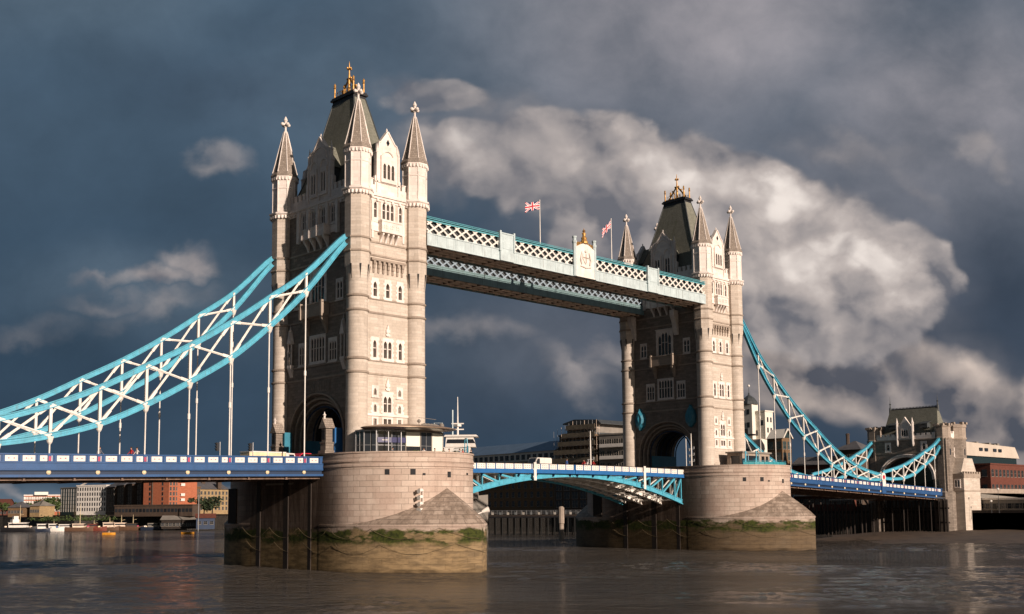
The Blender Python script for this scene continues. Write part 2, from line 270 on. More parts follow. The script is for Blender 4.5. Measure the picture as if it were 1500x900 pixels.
# ------------------------------------------------------------------ mesh helpers
def tag(o, label=None, cat=None, group=None, kind=None):
    if label: o['label'] = label
    if cat: o['category'] = cat
    if group: o['group'] = group
    if kind: o['kind'] = kind
    return o
def empty(name, loc, label=None, cat=None, group=None, rz=0):
    o = bpy.data.objects.new(name, None); o.location = loc; o.rotation_euler = (0, 0, rz); o.empty_display_size = .5
    COL.objects.link(o); return tag(o, label, cat, group)
def wloc(o):
    v = Vector((0, 0, 0)); o_ = o
    while o_ is not None: v = v + Vector(o_.location); o_ = o_.parent
    return v
class MB:
    def __init__(s): s.v = []; s.f = []; s.m = []; s.uv = []
    def face(s, pts, m=0, uv=None):
        i = len(s.v); pts = [Vector(p) for p in pts]; s.v += pts; s.f.append(tuple(range(i, i+len(pts)))); s.m.append(m)
        if uv is None:
            n = Vector((0, 0, 0))
            for k in range(len(pts)):
                a, b = pts[k], pts[(k+1) % len(pts)]
                n += Vector(((a.y-b.y)*(a.z+b.z), (a.z-b.z)*(a.x+b.x), (a.x-b.x)*(a.y+b.y)))
            if n.length > 1e-12: n.normalize()
            if abs(n.z) > .9: uv = [(q.x, q.y) for q in pts]
            elif abs(n.x) > abs(n.y): uv = [(q.y, q.z) for q in pts]
            else: uv = [(q.x, q.z) for q in pts]
        s.uv += uv
    def box(s, x0, x1, y0, y1, z0, z1, m=0):
        a = [Vector((x, y, z)) for z in (z0, z1) for x, y in ((x0, y0), (x1, y0), (x1, y1), (x0, y1))]
        for q in ((0, 3, 2, 1), (4, 5, 6, 7), (0, 1, 5, 4), (1, 2, 6, 5), (2, 3, 7, 6), (3, 0, 4, 7)): s.face([a[i] for i in q], m)
    def hexa(s, a, m=0):
        for q in ((0, 3, 2, 1), (4, 5, 6, 7), (0, 1, 5, 4), (1, 2, 6, 5), (2, 3, 7, 6), (3, 0, 4, 7)): s.face([a[i] for i in q], m)
    def bar(s, p, q, w, h=None, up=(0, 0, 1), m=0):
        p = Vector(p); q = Vector(q); h = h or w; d = (q-p).normalized(); up = Vector(up)
        if abs(d.dot(up)) > .99: up = Vector((1, 0, 0))
        r = d.cross(up).normalized()*w/2; u = r.cross(d).normalized()*h/2
        s.hexa([p-r-u, p+r-u, p+r+u, p-r+u, q-r-u, q+r-u, q+r+u, q-r+u], m)
    def loft(s, rings, m=0, cap0=True, cap1=True, closed=True, uvs=None):
        n = len(rings[0])
        for k in range(len(rings)-1):
            a, b = rings[k], rings[k+1]; L = 0
            for i in range(n if closed else n-1):
                j = (i+1) % n; pa, pb, pc, pd = map(Vector, (a[i], a[j], b[j], b[i]))
                l = max((pb-pa).length, (pc-pd).length)
                s.face([pa, pb, pc, pd], m, [(L, pa.z), (L+l, pb.z), (L+l, pc.z), (L, pd.z)]); L += l
        if cap0: s.face([Vector(p) for p in reversed(rings[0])], m)
        if cap1: s.face([Vector(p) for p in rings[-1]], m)
    def lathe(s, c, prof, seg=16, m=0, ph=0, cap0=True, cap1=True):
        rr = []
        for r, z in prof: rr.append([(c[0]+r*math.cos(ph+2*math.pi*i/seg), c[1]+r*math.sin(ph+2*math.pi*i/seg), (c[2] if len(c) > 2 else 0)+z) for i in range(seg)])
        s.loft(rr, m, cap0, cap1)
    def tube(s, pts, r, seg=6, m=0):
        pts = [Vector(p) for p in pts]; rr = []
        for i, p in enumerate(pts):
            d = (pts[min(i+1, len(pts)-1)]-pts[max(i-1, 0)]).normalized(); up = Vector((0, 0, 1)) if abs(d.z) < .95 else Vector((1, 0, 0))
            a = d.cross(up).normalized(); b = a.cross(d)
            ri = r[i] if isinstance(r, (list, tuple)) else r
            rr.append([p+(a*math.cos(t)+b*math.sin(t))*ri for t in [2*math.pi*k/seg for k in range(seg)]])
        s.loft(rr, m)
    def prism(s, poly, fn, d0, d1, m=0):
        a = [Vector(fn(p[0], p[1], d0)) for p in poly]; b = [Vector(fn(p[0], p[1], d1)) for p in poly]
        s.face(list(reversed(a)), m); s.face(b, m)
        for i in range(len(a)):
            j = (i+1) % len(a); s.face([a[i], a[j], b[j], b[i]], m)
    def ico(s, c, r, m=0, sx=1, sy=1, sz=1, seg=8):
        s.lathe(c, [(r*sx*math.sin(math.pi*k/5)+.001, -r*sz*math.cos(math.pi*k/5)) for k in range(6)], seg, m)
    def build(s, name, mats, parent=None, loc=None, smooth=False, origin=None):
        """verts are world coordinates; the object's origin is put at `origin` (world) or at the parent's"""
        mats = mats if isinstance(mats, (list, tuple)) else [mats]
        pw = wloc(parent) if parent else Vector((0, 0, 0))
        if origin is None:
            if parent: origin = pw
            else:
                xs = [v.x for v in s.v]; ys = [v.y for v in s.v]; origin = Vector(((min(xs)+max(xs))/2, (min(ys)+max(ys))/2, min(v.z for v in s.v)))
        origin = Vector(origin)
        me = bpy.data.meshes.new(name); me.from_pydata([tuple(v-origin) for v in s.v], [], s.f)
        ul = me.uv_layers.new(name='UVMap'); flat = [c for q in s.uv for c in q]; ul.data.foreach_set('uv', flat)
        for mm in mats: me.materials.append(mm)
        me.polygons.foreach_set('material_index', s.m)
        if smooth:
            me.polygons.foreach_set('use_smooth', [True]*len(s.f))
        me.update()
        o = bpy.data.objects.new(name, me); COL.objects.link(o)
        if parent: o.parent = parent
        o.location = origin-pw
        return o
def weld(o, ang=35):
    bm = bmesh.new(); bm.from_mesh(o.data); bmesh.ops.remove_doubles(bm, verts=bm.verts, dist=.0005); bmesh.ops.recalc_face_normals(bm, faces=bm.faces); bm.to_mesh(o.data); bm.free()
    o.data.polygons.foreach_set('use_smooth', [True]*len(o.data.polygons)); o.data.set_sharp_from_angle(angle=R_(ang)); return o
def build_split(b, name, mats, parent, tol=.25):
    """pieces that stand apart become parts of their own"""
    par = list(range(len(b.f)))
    def find(i):
        while par[i] != i: par[i] = par[par[i]]; i = par[i]
        return i
    seen = {}
    for i, f in enumerate(b.f):
        for k in f:
            key = tuple(round(c, 3) for c in b.v[k])
            if key in seen: par[find(i)] = find(seen[key])
            else: seen[key] = i
    comp = {}
    for i in range(len(b.f)): comp.setdefault(find(i), []).append(i)
    boxes = []
    for fs in comp.values():
        vs = [b.v[k] for i in fs for k in b.f[i]]; boxes.append([[min(v[a] for v in vs)-tol/2 for a in range(3)], [max(v[a] for v in vs)+tol/2 for a in range(3)], fs])
    ch = True
    while ch:
        ch = False; out = []
        for q in boxes:
            for r in out:
                if all(q[0][a] <= r[1][a] and r[0][a] <= q[1][a] for a in range(3)):
                    r[0] = [min(q[0][a], r[0][a]) for a in range(3)]; r[1] = [max(q[1][a], r[1][a]) for a in range(3)]; r[2] = r[2]+q[2]; ch = True; break
            else: out.append(q)
        boxes = out
    off = []; n = 0
    for f in b.f: off.append(n); n += len(f)
    res = []
    for _, _, fs in boxes:
        c = MB()
        for i in sorted(fs):
            f = b.f[i]; c.face([b.v[k] for k in f], b.m[i], b.uv[off[i]:off[i]+len(f)])
        res.append(c.build(name, mats, parent))
    return res
def kids(o): return [c for c in bpy.data.objects if c.parent == o]
def dup(o, loc=None, parent=None, label=None, group=None, rz=None, kidmap=None):
    if kidmap is None:
        kidmap = {}
        for c in bpy.data.objects:
            if c.parent: kidmap.setdefault(c.parent, []).append(c)
    c = o.copy(); COL.objects.link(c)
    if parent: c.parent = parent
    if loc is not None: c.location = loc
    if label: c['label'] = label
    if group: c['group'] = group
    if rz is not None: c.rotation_euler = (0, 0, rz)
    for ch in kidmap.get(o, []): dup(ch, parent=c, kidmap=kidmap)
    return c
# ------------------------------------------------------------------ the setting: river, banks
WZ = -15.55; ROADZ = -1.15; L = 82.3
import numpy as np
gx0, gx1, gy0, gy1, gs = -90., 170., -125., 60., .62
nx_, ny_ = int((gx1-gx0)/gs), int((gy1-gy0)/gs)
gx = np.linspace(gx0, gx1, nx_+1); gy = np.linspace(gy0, gy1, ny_+1); XX, YY = np.meshgrid(gx, gy, indexing='ij')
rg = np.random.RandomState(4); HH = np.zeros_like(XX)
for k in range(70):
    lam = 1.5*(6.0/1.5)**rg.rand(); th = R_(38)+rg.randn()*.55; kk = 2*math.pi/lam; HH += .0021*lam**.8*np.sin(kk*(XX*math.cos(th)+YY*math.sin(th))+rg.rand()*6.28)
env = np.zeros_like(XX)
for k in range(14):
    lam = 20+50*rg.rand(); th = rg.rand()*6.28; env += np.sin(2*math.pi/lam*(XX*math.cos(th)+YY*math.sin(th))+rg.rand()*6.28)
HH *= np.clip(1+.35*env, .15, 2.4)
fade = np.minimum.reduce([(XX-gx0)/8, (gx1-XX)/8, (YY-gy0)/8, (gy1-YY)/8]).clip(0, 1); HH = HH*fade+WZ
vv = np.stack([XX, YY, HH], -1).reshape(-1, 3); idx = np.arange((nx_+1)*(ny_+1)).reshape(nx_+1, ny_+1)
ff = np.stack([idx[:-1, :-1], idx[1:, :-1], idx[1:, 1:], idx[:-1, 1:]], -1).reshape(-1, 4)
n0 = len(vv); ext = [(-3000, -700), (gx0, -700), (gx1, -700), (3000, -700), (-3000, gy0), (3000, gy0), (-3000, gy1), (3000, gy1), (-3000, 6000), (gx0, 6000), (gx1, 6000), (3000, 6000)]
vv = np.vstack([vv, [(x, y, WZ) for x, y in ext]]); c00, c10, c01, c11 = int(idx[0, 0]), int(idx[-1, 0]), int(idx[0, -1]), int(idx[-1, -1]); e = lambda k: n0+k
fl = ff.tolist()+[[e(0), e(1), c00, e(4)], [e(1), e(2), c10, c00], [e(2), e(3), e(5), c10], [e(4), c00, c01, e(6)], [c10, e(5), e(7), c11], [e(6), c01, e(9), e(8)], [c01, c11, e(10), e(9)], [c11, e(7), e(11), e(10)]]
me = bpy.data.meshes.new('river_water'); me.from_pydata(vv.tolist(), [], fl); me.materials.append(wm); me.polygons.foreach_set('use_smooth', [True]*len(fl)); me.update()
ro = bpy.data.objects.new('river_water', me); COL.objects.link(ro); tag(ro, kind='structure')
w = MB(); w.face([(-9000, -9000, WZ-3.5), (9000, -9000, WZ-3.5), (9000, 9000, WZ-3.5), (-9000, 9000, WZ-3.5)])
tag(w.build('river_bed', mudm), kind='structure')
# ------------------------------------------------------------------ piers
PW, YC = 10.65, 11.5
def stadium(r, n=20, yc=YC):
    o = [(r*math.cos(math.pi+math.pi*k/n), -yc+r*math.sin(math.pi+math.pi*k/n)) for k in range(n+1)]
    o += [(r*math.cos(math.pi*k/n), yc+r*math.sin(math.pi*k/n)) for k in range(n+1)]
    return o
chainm = plain('rusty_chain', s2l((104, 90, 66)), .8)
def make_pier(cx):
    t = empty('bridge_pier', (cx, 0, WZ), 'nearer granite river pier with a weedy rounded end and a pointed cutwater', 'bridge pier', 'river piers of the bridge')
    b = MB(); prof = [(0, -20), (0, -2.05), (.14, -1.95), (.14, -1.72), (.02, -1.6), (.02, -1.42), (.16, -1.32), (.16, -1.12), (.03, -1.0), (.03, -.22), (.16, -.2), (.16, 0)]
    b.loft([[(cx+x, y, z) for x, y in stadium(PW+d, 28)] for d, z in prof], 0, True, False)
    b.loft([[(cx+x, y, 0) for x, y in stadium(PW+.16, 28)], [(cx+x, y, 0) for x, y in stadium(PW-.45, 28)], [(cx+x, y, ROADZ) for x, y in stadium(PW-.45, 28)]], 0, False, True)
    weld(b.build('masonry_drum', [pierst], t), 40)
    for sg in (-1, 1):      # pointed starlings with sloping caps, up- and downstream
        b = MB(); n = 18; tip = YC+17.2; out = []
        for k in range(n+1):
            a = k/n; x = -(PW+.1)*(1-a**2.6); y = YC-3+(tip-YC+3)*a
            out.append((x, y))
        out += [(-x, y) for x, y in reversed(out[:-1])]
        def ring(sc, z, drop=0): return [(cx+x*sc, sg*(YC-3+(y-YC+3)*sc), z) for x, y in out]
        b.loft([ring(1.0, -20), ring(1.0, -9.75)], 0, True, False, closed=False)
        b.loft([ring(1.0, -9.75), ring(1.006, -9.7), ring(1.006, -9.5)], 0, False, False, closed=False)
        ap = (cx, sg*22.0, -4.7); top = []
        c0 = ring(1.006, -9.5); rr = [c0]
        for f in (.12, .3, .5, .7, .86, 1):
            rr.append([(p[0]+(ap[0]-p[0])*f*1.0, p[1]+(ap[1]-p[1])*f, p[2]+(ap[2]-p[2])*(f**.86)) for p in c0])
        # courses of the sloping cap follow the slope
        m0 = len(b.f); b.loft(rr, 1, False, False, closed=False)
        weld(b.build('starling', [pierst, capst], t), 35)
    # small square openings round the drum, dark inside
    for deg, hw, hh in ((225, .3, .36), (243, .34, .38), (251, .2, .14), (272, .3, .38), (295, .26, .14), (318, .3, .36)):
        a = R_(deg); px, py = cx+(PW+.0)*math.cos(a), -YC+(PW)*math.sin(a); tx, ty = -math.sin(a), math.cos(a); nx, ny = math.cos(a), math.sin(a)
        b = MB(); z = -2.7-.15*(deg % 3)
        P = lambda s, o, zz: (px+tx*s+nx*o, py+ty*s+ny*o, zz)
        b.hexa([P(-hw, -.5, z-hh), P(hw, -.5, z-hh), P(hw, .03, z-hh), P(-hw, .03, z-hh), P(-hw, -.5, z+hh), P(hw, -.5, z+hh), P(hw, .03, z+hh), P(-hw, .03, z+hh)], 0)
        b.build('vent_opening', dark, t)
    # timber fender strips and recess slots on the flat flanks
    for sx in (-1, 1):
        for yy, wd in ((13.6, 2.2), (6.4, .9), (-.6, 1.1), (-6.3, .7)):
            b = MB(); x0 = cx+sx*(PW-.05); x1 = cx+sx*(PW+.14)
            b.box(min(x0, x1), max(x0, x1), yy-wd/2, yy+wd/2, -9.4 if wd > 2 else -17, -4.3 if wd > 2 else -2.1, 0); b.build('fender_strip', browndk, t)
        b = MB(); x0 = cx+sx*(PW-.02); x1 = cx+sx*(PW+.12); b.box(min(x0, x1), max(x0, x1), -2.2, 4.6, -4.0, -3.75); b.build('iron_rail', concrete, t)
    # mooring chains hung in swags
    pts = []
    path = [(cx-PW-.12, 12+0*k, 0) for k in range(1)]
    def perim(d):     # walk from (+Y flank) along -X side, round the front
        straight = 2*YC; arc = math.pi*(PW+.15)
        if d < straight: return (cx-PW-.14, YC-d)
        a = math.pi+(d-straight)/(PW+.15)
        return (cx+(PW+.15)*math.cos(a), -YC+(PW+.15)*math.sin(a))
    def outer(d):     # same but pushed outside the starling
        x, y = perim(d)
        if y < -YC+3:
            k = (-y-YC+3); best = None
            # intersect with starling outline in direction of normal
            ang = math.atan2(y+YC, x-cx); 
            for j in range(60):
                a = j/59; sxx = -(PW+.1)*(1-a**2.6); syy = -(YC-3+(17.2+3)*a)
                aa = math.atan2(syy+YC, sxx if x < cx else -sxx); d_ = abs((aa-ang+math.pi) % (2*math.pi)-math.pi)
                if best is None or d_ < best[0]: best = (d_, cx+(sxx if x < cx else -sxx), syy)
            nx, ny = math.cos(ang), math.sin(ang); return (best[1]+nx*.14, best[2]+ny*.14)
        return (x-.0, y)
    for row, (zt, sag) in enumerate(((-9.9, 1.4), (-11.9, 1.3))):
        b = MB(); span = 7.2; off = row*1.3
        for k in range(7):
            d0 = .8+off+span*k; seg = []
            for j in range(13):
                u = j/12; x, y = outer(d0+span*u); seg.append((x, y, zt-sag*4*u*(1-u)))
            b.tube(seg, .024, 4)
        b.build('mooring_chain', chainm, t)
    return t
pier = make_pier(0)
pier2 = dup(pier, loc=(L, 0, WZ), label='farther granite river pier, beyond the bascule span, with a weedy cutwater')
def lamp_bracket(cx, label, n=4, ang=249, z0=-5.1, z1=-8.0):
    a = R_(ang); px, py = cx+PW*math.cos(a), -YC+PW*math.sin(a); nx, ny = math.cos(a), math.sin(a); tx, ty = -ny, nx
    t = empty('navigation_light', (px, py, z1), label, 'light', 'lights on the river piers')
    P = lambda s, o, z: (px+tx*s+nx*o, py+ty*s+ny*o, z)
    b = MB(); b.tube([P(.5, .25, z0+.2), P(.5, .25, z1)], .05); b.tube([P(.5, 0, z0), P(.5, .5, z0)], .05); b.tube([P(.5, 0, z1+.2), P(.5, .4, z1+.2)], .05); b.build('bracket', white, t)
    for k in range(n):
        z = z0+(z1+.35-z0)*k/max(1, n-1); r = .3 if k < n-1 else .46
        b = MB(); b.tube([P(.5, .35, z), P(0, .75, z-.1), P(-.3, .95, z-.14)], [.08, .16, r], 8); b.box(*[q for q in (P(0, .8, 0)[0]-.2, P(0, .8, 0)[0]+.2, P(0, .8, 0)[1]-.2, P(0, .8, 0)[1]+.2)], z-.12, z+.22)
        b.build('lamp_head', white, t)
    return t
lamp_bracket(0, 'white stack of four small signal lamps on the nearer river pier drum', 4, 247)
lamp_bracket(L, 'single white floodlight on the drum of the farther river pier', 1, 262, -7.2, -7.6)
t = empty('floodlight', (7.4, -20.3, -8.4), 'white horn shaped floodlight at the right edge of the nearer pier', 'light', 'lights on the river piers')
b = MB(); b.tube([(7.2, -19.0, -8.6), (9.4, -19.4, -7.9)], .09); b.build('arm', white, t)
b = MB(); b.tube([(8.9, -19.3, -8.0), (9.35, -19.5, -7.8), (9.8, -19.75, -7.65)], [.15, .32, .45], 10); b.build('lamp_head', white, t)

# ------------------------------------------------------------------ towers
AW, BW = 5.3, 9.45      # half widths of the wall planes
TA, TB = 5.17, 9.25     # turret centres
def faces(cx):
    return {'S': lambda s, z, o: (cx+s, -BW-o, z), 'W': lambda s, z, o: (cx-AW-o, s, z), 'N': lambda s, z, o: (cx+s, BW+o, z), 'E': lambda s, z, o: (cx+AW+o, s, z)}
def wall(b, F, s0, s1, z0, z1, holes, m=0, depth=.5):
    ss = sorted({s0, s1} | {h[0] for h in holes} | {h[1] for h in holes}); zs = sorted({z0, z1} | {h[2] for h in holes} | {h[3] for h in holes})
    for i in range(len(ss)-1):
        for j in range(len(zs)-1):
            a, c, d, e = ss[i], ss[i+1], zs[j], zs[j+1]; mx, mz = (a+c)/2, (d+e)/2
            if any(h[0] < mx < h[1] and h[2] < mz < h[3] for h in holes): continue
            b.face([F(a, d, 0), F(c, d, 0), F(c, e, 0), F(a, e, 0)], m)
    for h in holes:
        a, c, d, e = h
        for p, q in (((a, d), (c, d)), ((c, d), (c, e)), ((c, e), (a, e)), ((a, e), (a, d))):
            b.face([F(p[0], p[1], 0), F(q[0], q[1], 0), F(q[0], q[1], -depth), F(p[0], p[1], -depth)], m)
def fbox(b, F, s0, s1, z0, z1, o0, o1, m=0):
    b.hexa([F(s0, z0, o0), F(s1, z0, o0), F(s1, z0, o1), F(s0, z0, o1), F(s0, z1, o0), F(s1, z1, o0), F(s1, z1, o1), F(s0, z1, o1)], m)
def window(F, plate, lights, par, transom=True, quoin=False, proud=.07, hood=False, mat=None, gl=None, pointed=True, D=-.42):
    """plate (s0,s1,z0,z1); lights [(centre, halfwidth, zb, zt)] -> frame part with a pane as its child; returns the wall hole"""
    s0, s1, z0, z1 = plate; b = MB(); lights = sorted(lights)
    cols = [s0] + [x for c, h, a, t in lights for x in (c-h, c+h)] + [s1]
    def q(pts): b.face([F(p[0], p[1], proud) for p in pts])
    for i in range(0, len(cols), 2): q([(cols[i], z0), (cols[i+1], z0), (cols[i+1], z1), (cols[i], z1)])
    for c, h, zb, zt in lights:
        sp = zt-h*1.5 if pointed else zt; l, r = c-h, c+h; md = sp+(zt-sp)*.62
        q([(l, z0), (r, z0), (r, zb), (l, zb)])
        if pointed:
            q([(l, sp), (l+h*.42, md), (c, zt), (c, z1), (l, z1)]); q([(r, sp), (r, z1), (c, z1), (c, zt), (r-h*.42, md)])
            outl = [(l, zb), (r, zb), (r, sp), (r-h*.42, md), (c, zt), (l+h*.42, md), (l, sp)]
        else:
            q([(l, zt), (r, zt), (r, z1), (l, z1)]); outl = [(l, zb), (r, zb), (r, zt), (l, zt)]
        for k in range(len(outl)):
            p, p2 = outl[k], outl[(k+1) % len(outl)]; b.face([F(p[0], p[1], proud), F(p2[0], p2[1], proud), F(p2[0], p2[1], D), F(p[0], p[1], D)])
        if transom: fbox(b, F, l, r, zb+(zt-zb)*.55-.06, zb+(zt-zb)*.55+.06, D+.02, -.1)
    for p, p2 in (((s0, z0), (s1, z0)), ((s1, z0), (s1, z1)), ((s1, z1), (s0, z1)), ((s0, z1), (s0, z0))):
        b.face([F(*p, proud), F(*p2, proud), F(*p2, -.01), F(*p, -.01)])
    if quoin:
        k = 0; z = z0
        while z < z1-.2:
            if k % 2 == 0:
                fbox(b, F, s0-.17, s0+.01, z, min(z+.34, z1), 0, proud-.01); fbox(b, F, s1-.01, s1+.17, z, min(z+.34, z1), 0, proud-.01)
            z += .34; k += 1
    if hood: fbox(b, F, s0-.12, s1+.12, z1, z1+.16, 0, proud+.12)
    fbox(b, F, s0-.08, s1+.08, z0-.14, z0, 0, proud+.1)
    fr = b.build('window', mat or portland, par)
    L0, R0 = min(c-h for c, h, _, _ in lights), max(c+h for c, h, _, _ in lights); Z0, Z1 = min(x[2] for x in lights), max(x[3] for x in lights)
    g = MB(); g.face([F(L0-.05, Z0-.05, D+.02), F(R0+.05, Z0-.05, D+.02), F(R0+.05, Z1+.05, D+.02), F(L0-.05, Z1+.05, D+.02)]); g.build('pane', gl or glass, fr)
    return (L0-.04, R0+.04, Z0-.04, Z1+.04)
def arch(hw, sp, top, n=18, p=.5):
    return [(-hw*math.cos(math.pi*k/n)*1.0, sp+(top-sp)*abs(math.sin(math.pi*k/n))**.9) for k in range(n+1)]
def bracket_set(F, par, ss, z0, z1, o1, wd=.3, name='corbel', m=None):
    b = MB()
    for s in ss:
        hh = z1-z0
        b.prism([(0, z0), (0.12*o1, z0), (.35*o1, z0+.35*hh), (.6*o1, z0+.55*hh), (.95*o1, z0+.8*hh), (o1, z1), (0, z1)], lambda p, q, d, s=s: F(s+d, q, p), -wd/2, wd/2)
    return build_split(b, name, m or portland, par, .05)
LEV = (11.35, 13.25, 20.0, 22.0, 28.25, 30.15)
def make_tower(cx):
    t = empty('bridge_tower', (cx, 0, ROADZ), 'tall turreted stone tower nearer the viewer, carrying the chains at the left', 'tower', 'twin gothic bridge towers')
    FS = faces(cx); H = {'S': [], 'W': [], 'N': [], 'E': []}
    S_, W_ = FS['S'], FS['W']
    def win(f, *a, **k): H[f].append(window(FS[f], *a, t, **k))
    # --- river face (lit)
    for c in (-2.27, 2.27): win('S', (c-.52, c+.52, 33.2, 36.45), [(c, .24, 33.75, 36.05)])
    win('S', (-1.3, 1.3, 33.35, 36.45), [(c, .25, 33.75, 36.1) for c in (-.76, 0, .76)])
    for c in (-2.25, 0, 2.25): win('S', (c-.62, c+.62, 22.15, 25.0), [(c, .31, 22.4, 24.5)], quoin=True)
    for c in (-2.28, 2.28): win('S', (c-.66, c+.66, 13.4, 16.6), [(c, .28, 13.7, 16.15)], quoin=True)
    win('S', (-.98, .98, 13.4, 16.6), [(-.4, .28, 13.7, 16.15), (.4, .28, 13.7, 16.15)], quoin=True)
    for c in (-2.2, 2.2):
        win('S', (c-.6, c+.6, 8.15, 9.75), [(c, .25, 8.42, 9.4)], transom=False)
        win('S', (c-.6, c+.6, 5.92, 7.35), [(c, .25, 6.02, 7.15)], transom=False, quoin=True)
        win('S', (c-.6, c+.6, 3.85, 5.35), [(c, .28, 4.1, 5.1)], transom=False, pointed=False)
    win('S', (-.95, .95, 5.92, 8.95), [(-.38, .29, 6.05, 8.3), (.38, .29, 6.05, 8.3)], quoin=True)
    win('S', (-.95, .95, 3.85, 5.35), [(-.38, .29, 4.1, 5.1), (.38, .29, 4.1, 5.1)], transom=False, pointed=False)
    b = MB(); fbox(b, S_, -3.7, 3.7, 5.45, 5.8, 0, .16); fbox(b, S_, -3.0, 3.0, 3.5, 3.75, 0, .14)
    fbox(b, S_, -3.05, 3.05, 31.9, 33.15, .0, .10); fbox(b, S_, -2.95, -2.6, 30.7, 36.6, 0, .14); fbox(b, S_, 2.6, 2.95, 30.7, 36.6, 0, .14)
    fbox(b, S_, -3.0, 3.0, 31.75, 31.95, 0, .2); build_split(b, 'stone_dressing', portland, t)
    # carved ornaments above the central windows
    for z, h in ((16.85, 1.7), (9.1, 1.8)):
        b = MB(); fbox(b, S_, -.16, .16, z, z+h*.8, 0, .18); fbox(b, S_, -.34, .34, z+h*.3, z+h*.55, 0, .24)
        b.prism([(-.26, z), (.26, z), (.42, z+.28), (0, z+.4), (-.42, z+.28)], S_, 0, .2); b.prism([(-.2, z+h*.7), (.2, z+h*.7), (0, z+h)], S_, 0, .2); build_split(b, 'carved_ornament', portland, t)
    # top balcony on four brackets
    b = MB(); fbox(b, S_, -1.75, 1.75, 31.75, 33.15, 0, .95); fbox(b, S_, -1.85, 1.85, 33.15, 33.35, 0, 1.05); fbox(b, S_, -1.85, 1.85, 31.55, 31.75, 0, 1.05)
    for k in range(3):
        c = -1.1+1.1*k
        for q in range(4):
            a = math.pi/4+q*math.pi/2; fbox(b, S_, c+.24*math.cos(a)-.1, c+.24*math.cos(a)+.1, 32.45+.24*math.sin(a)-.1, 32.45+.24*math.sin(a)+.1, .95, 1.02)
    build_split(b, 'balcony', portland, t); bracket_set(S_, t, (-1.35, -.45, .45, 1.35), 30.15, 31.55, .85)
    # corbel table over the three-window storey
    b = MB()
    for k in range(7):
        s = -2.55+.85*k
        for j, (zz, o, hw) in enumerate(((26.9, .42, .2), (26.35, .3, .18), (25.75, .16, .15))): fbox(b, S_, s-hw, s+hw, zz, zz+.62, 0, o)
    fbox(b, S_, -3.1, 3.1, 27.45, 27.8, 0, .42); b.build('corbel_table', trimst, t)
    # --- road face
    for c in (-3.65, -1.22, 1.22, 3.65): win('W', (c-.78, c+.78, 33.5, 36.5), [(c-.28, .23, 33.75, 36.2), (c+.28, .23, 33.75, 36.2)], gl=glassdk, D=-.14)
    b = MB()
    for c in (-4.85, -2.43, 0, 2.43, 4.85): fbox(b, W_, c-.3, c+.3, 31.9 if abs(c) > 4 or abs(c) < 3 else 33, 36.9, 0, .42)
    fbox(b, W_, -5.2, 5.2, 32.2, 33.3, 0, .12); build_split(b, 'stone_dressing', portland, t)
    b = MB(); fbox(b, W_, -2.9, 2.9, 31.9, 33.25, 0, 1.05)
    for c in (-2.75, -.95, .95, 2.75): fbox(b, W_, c-.16, c+.16, 31.9, 33.5, .9, 1.2)
    fbox(b, W_, -3.0, 3.0, 33.25, 33.42, 0, 1.15); build_split(b, 'balcony', portland, t); bracket_set(W_, t, (-2.4, -.8, .8, 2.4), 30.2, 31.9, 1.0, .36)
    win('W', (-2.1, 2.1, 22.0, 27.4), [(-1.2, .38, 22.4, 26.3), (-.4, .36, 22.4, 26.9), (.4, .36, 22.4, 26.9), (1.2, .38, 22.4, 26.3)], gl=glassdk, D=-.14, hood=True)
    for c in (-5.3, 5.3): win('W', (c-.85, c+.85, 22.1, 25.2), [(c-.36, .27, 22.4, 24.8), (c+.36, .27, 22.4, 24.8)], gl=glassdk, D=-.14)
    b = MB(); fbox(b, W_, -2.75, 2.75, 20.15, 21.95, 0, 1.25)
    for c in (-2.65, 2.65): fbox(b, W_, c-.2, c+.2, 20.0, 22.35, 1.0, 1.42)
    fbox(b, W_, -2.85, 2.85, 21.95, 22.12, 0, 1.35); build_split(b, 'balcony', trimst, t); bracket_set(W_, t, (-2.3, 2.3), 17.7, 20.15, 1.2, .5, m=trimst)
    win('W', (-2.0, 2.0, 13.55, 17.7), [(-1.36+.68*k, .29, 13.85, 17.35) for k in range(5)], gl=glassdk, D=-.14)
    for c in (-3.75, 3.75): win('W', (c-1.05, c+1.05, 13.45, 16.9), [(c-.6, .26, 13.7, 16.4), (c, .26, 13.7, 16.4), (c+.6, .26, 13.7, 16.4)], gl=glassdk, D=-.14)
    # --- walls: body above the road passage, with true openings
    b = MB()
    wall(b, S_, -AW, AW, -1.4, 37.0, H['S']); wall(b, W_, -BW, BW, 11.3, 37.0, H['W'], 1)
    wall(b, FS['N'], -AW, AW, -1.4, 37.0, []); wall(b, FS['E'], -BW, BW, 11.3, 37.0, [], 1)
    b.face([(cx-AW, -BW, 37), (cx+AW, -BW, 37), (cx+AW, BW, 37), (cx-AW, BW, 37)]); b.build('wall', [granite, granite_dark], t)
    # lower stage with stepped arch orders on both road faces
    for sg in (-1, 1):
        b = MB()
        orders = [(6.55, 2.5, 8.9, 0, .55), (6.0, 2.6, 8.3, .55, 1.1), (5.45, 2.7, 7.8, 1.1, 1.7), (4.95, 2.8, 7.3, 1.7, 3.2)]
        for hw, sp, top, d0, d1 in orders:
            poly = [(-BW+.004, -1.35), (-hw, -1.35)]+arch(hw, sp, top)+[(hw, -1.35), (BW-.004, -1.35), (BW-.004, 11.3), (-BW+.004, 11.3)]
            xa, xb = cx+sg*(AW-d0-.003), cx+sg*(AW-d1)
            b.prism(poly, lambda p, q, d: (d, p, q), xa, xb, 0)
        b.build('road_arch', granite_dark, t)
        b = MB()
